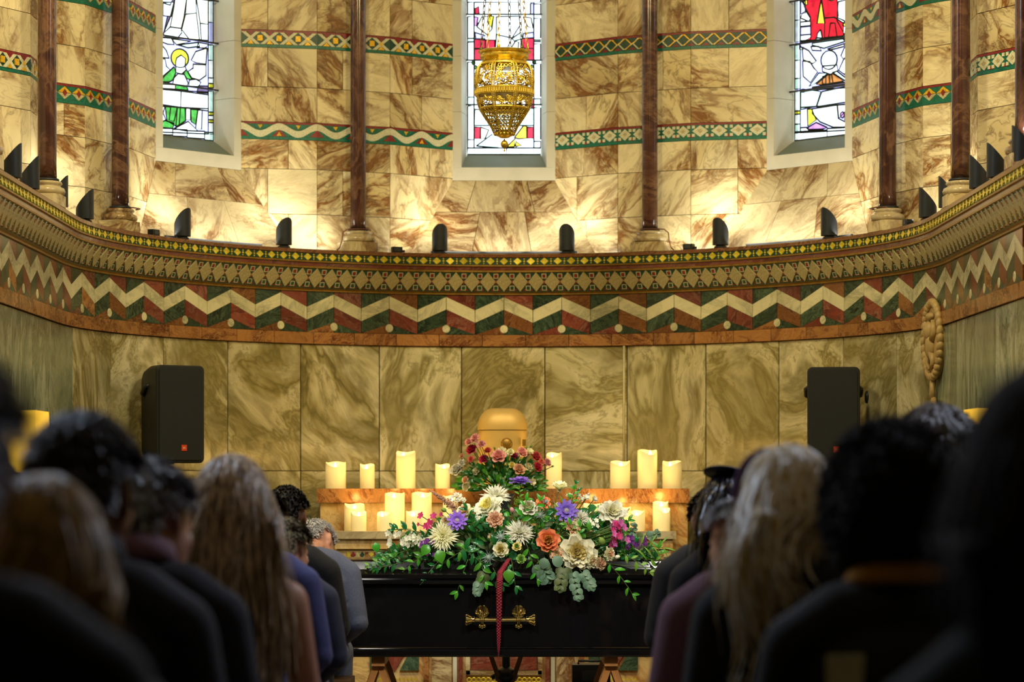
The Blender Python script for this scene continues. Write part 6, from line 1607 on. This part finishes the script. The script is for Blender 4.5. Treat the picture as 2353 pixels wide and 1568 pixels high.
bk = empty('booklet', (g.x-.01, g.y+.085, g.z+.07), -.12, label='white order of service booklet held up beside the white-blonde hair', category='booklet')
paper = plain('white_paper', srgb(226, 228, 236), .7, var=.02)
for s in (-1, 1):
    m = MB(); m.slab([Vector((0, 0, 0)), Vector((s*.045, -.012, 0)), Vector((s*.045, -.012, .15)), Vector((0, 0, .15))], (0, .0025, 0)); m.build('page', paper, bk); 
person(2150, 945, 6.2, 'womanup', 'person with greying brown hair, seen between the curly-haired person and the right lampshade', topm=CL['black'], hair=dict(SH, seed=15, length=.04, count=2200, vol=1.06), hairm=hair_mat('brown_hair_greying', srgb(70, 54, 26), srgb(120, 112, 110)))
b, P_, s_ = person(2050, 1018, 4.2, 'up', 'person with rounded curly dark hair and a lamplit yellow neck, right foreground', skin=skinB, topm=CL['deepblack'], hair=dict(style='afro', length=.034, seed=16, count=5200, width=.005, vol=1.26), hairm=HM['afro'])
objmat(link('collar', cached('lit_neck', 'up'), b, label='yellow collar standing for the lamplit neck'), CL['mustard'])  # yellow put in for warm lamplight on the neck
b, P_, s_ = person(2440, 885, 2.5, 'womanup', 'woman with dark brown hair in a bottle-green coat, nearest at the right edge', topm=CL['green'], hair=dict(style='long', length=.22, seed=18, count=2600, width=.005, vol=1.1), hairm=hair_mat('deep_brown_hair', srgb(16, 10, 5), srgb(56, 38, 16), .75))
objmat(link('collar', cached('lit_neck', 'womanup'), b, label='mustard collar standing for the lamplit neck'), CL['mustard'])  # neck lit by a warm lamp, its glow put into the cloth colour
# benches under each row
bench_w = plain('dark_oak', srgb(74, 50, 28), .5, var=.25, nscale=14)
names = {-1: {10.48: 'the bowed white-haired man, front row left', 9.4: 'the man in black with thin glasses', 8.6: 'the man with tousled grey-brown hair', 7.8: 'the person in the blue shirt', 6.9: 'the woman with the brown bob', 6.0: 'the woman with long highlighted hair', 5.1: 'the woman with the black headpiece', 4.2: 'the man in dark navy with reddish ears', 3.5: 'the woman with dark blonde hair', 2.6: 'the figure above the left lampshade'},
         1: {8.75: 'the man in a black suit, foremost on the right', 7.8: 'the woman in the flat black hat', 6.9: 'the white-haired man in charcoal', 6.0: 'the person in the mauve jacket', 5.1: 'the woman with the purple hairband', 4.2: 'the person with curly dark hair', 2.5: 'the woman in bottle green'}}
def row_h(side_, d):
    h = .5; y = d
    for o in people_done:
        if abs(o[3]-d) < .3 and o[0]*side_ > 0: h = min(h, .438*o[2]); y = o[1]
    return h, y
for side_ in (-1, 1):
    for d, nm in names[side_].items():
        hh, yb = row_h(side_, d)
        if side_ < 0: xa, xb = -1.75, -.62 if d > 9.6 else (-.55 if d > 5 else -.30)
        else: xa, xb = (.50 if d > 5 else .35), 1.75
        bch = empty('bench', ((xa+xb)/2, yb-.02, 0), 0, label='dark oak bench under '+nm, category='bench', group='benches for the mourners')
        m = MB(); m.box((0, 0, hh-.02), (xb-xa, .32, .04)); m.build('seat', bench_w, bch)
        for q in (-1, 1):
            m = MB(); m.box((q*((xb-xa)/2-.12), 0, (hh-.042)/2), (.05, .28, hh-.042)); m.build('leg', bench_w, bch)
# cream programme on the lap edge at lower right
bk = empty('booklet', ((1945-1158)/F*3.9, 3.9, E+(1100-1600)/F*3.9), -.3, label='cream folded card at the bottom edge, below the lamplit yellow neck', category='booklet')
m = MB(); m.slab([Vector((-.03, 0, -.03)), Vector((.022, -.01, -.03)), Vector((.028, 0, .066)), Vector((-.034, .01, .062))], (0, .003, 0)); m.build('page', plain('cream_paper', srgb(216, 208, 160), .7, var=.03), bk)
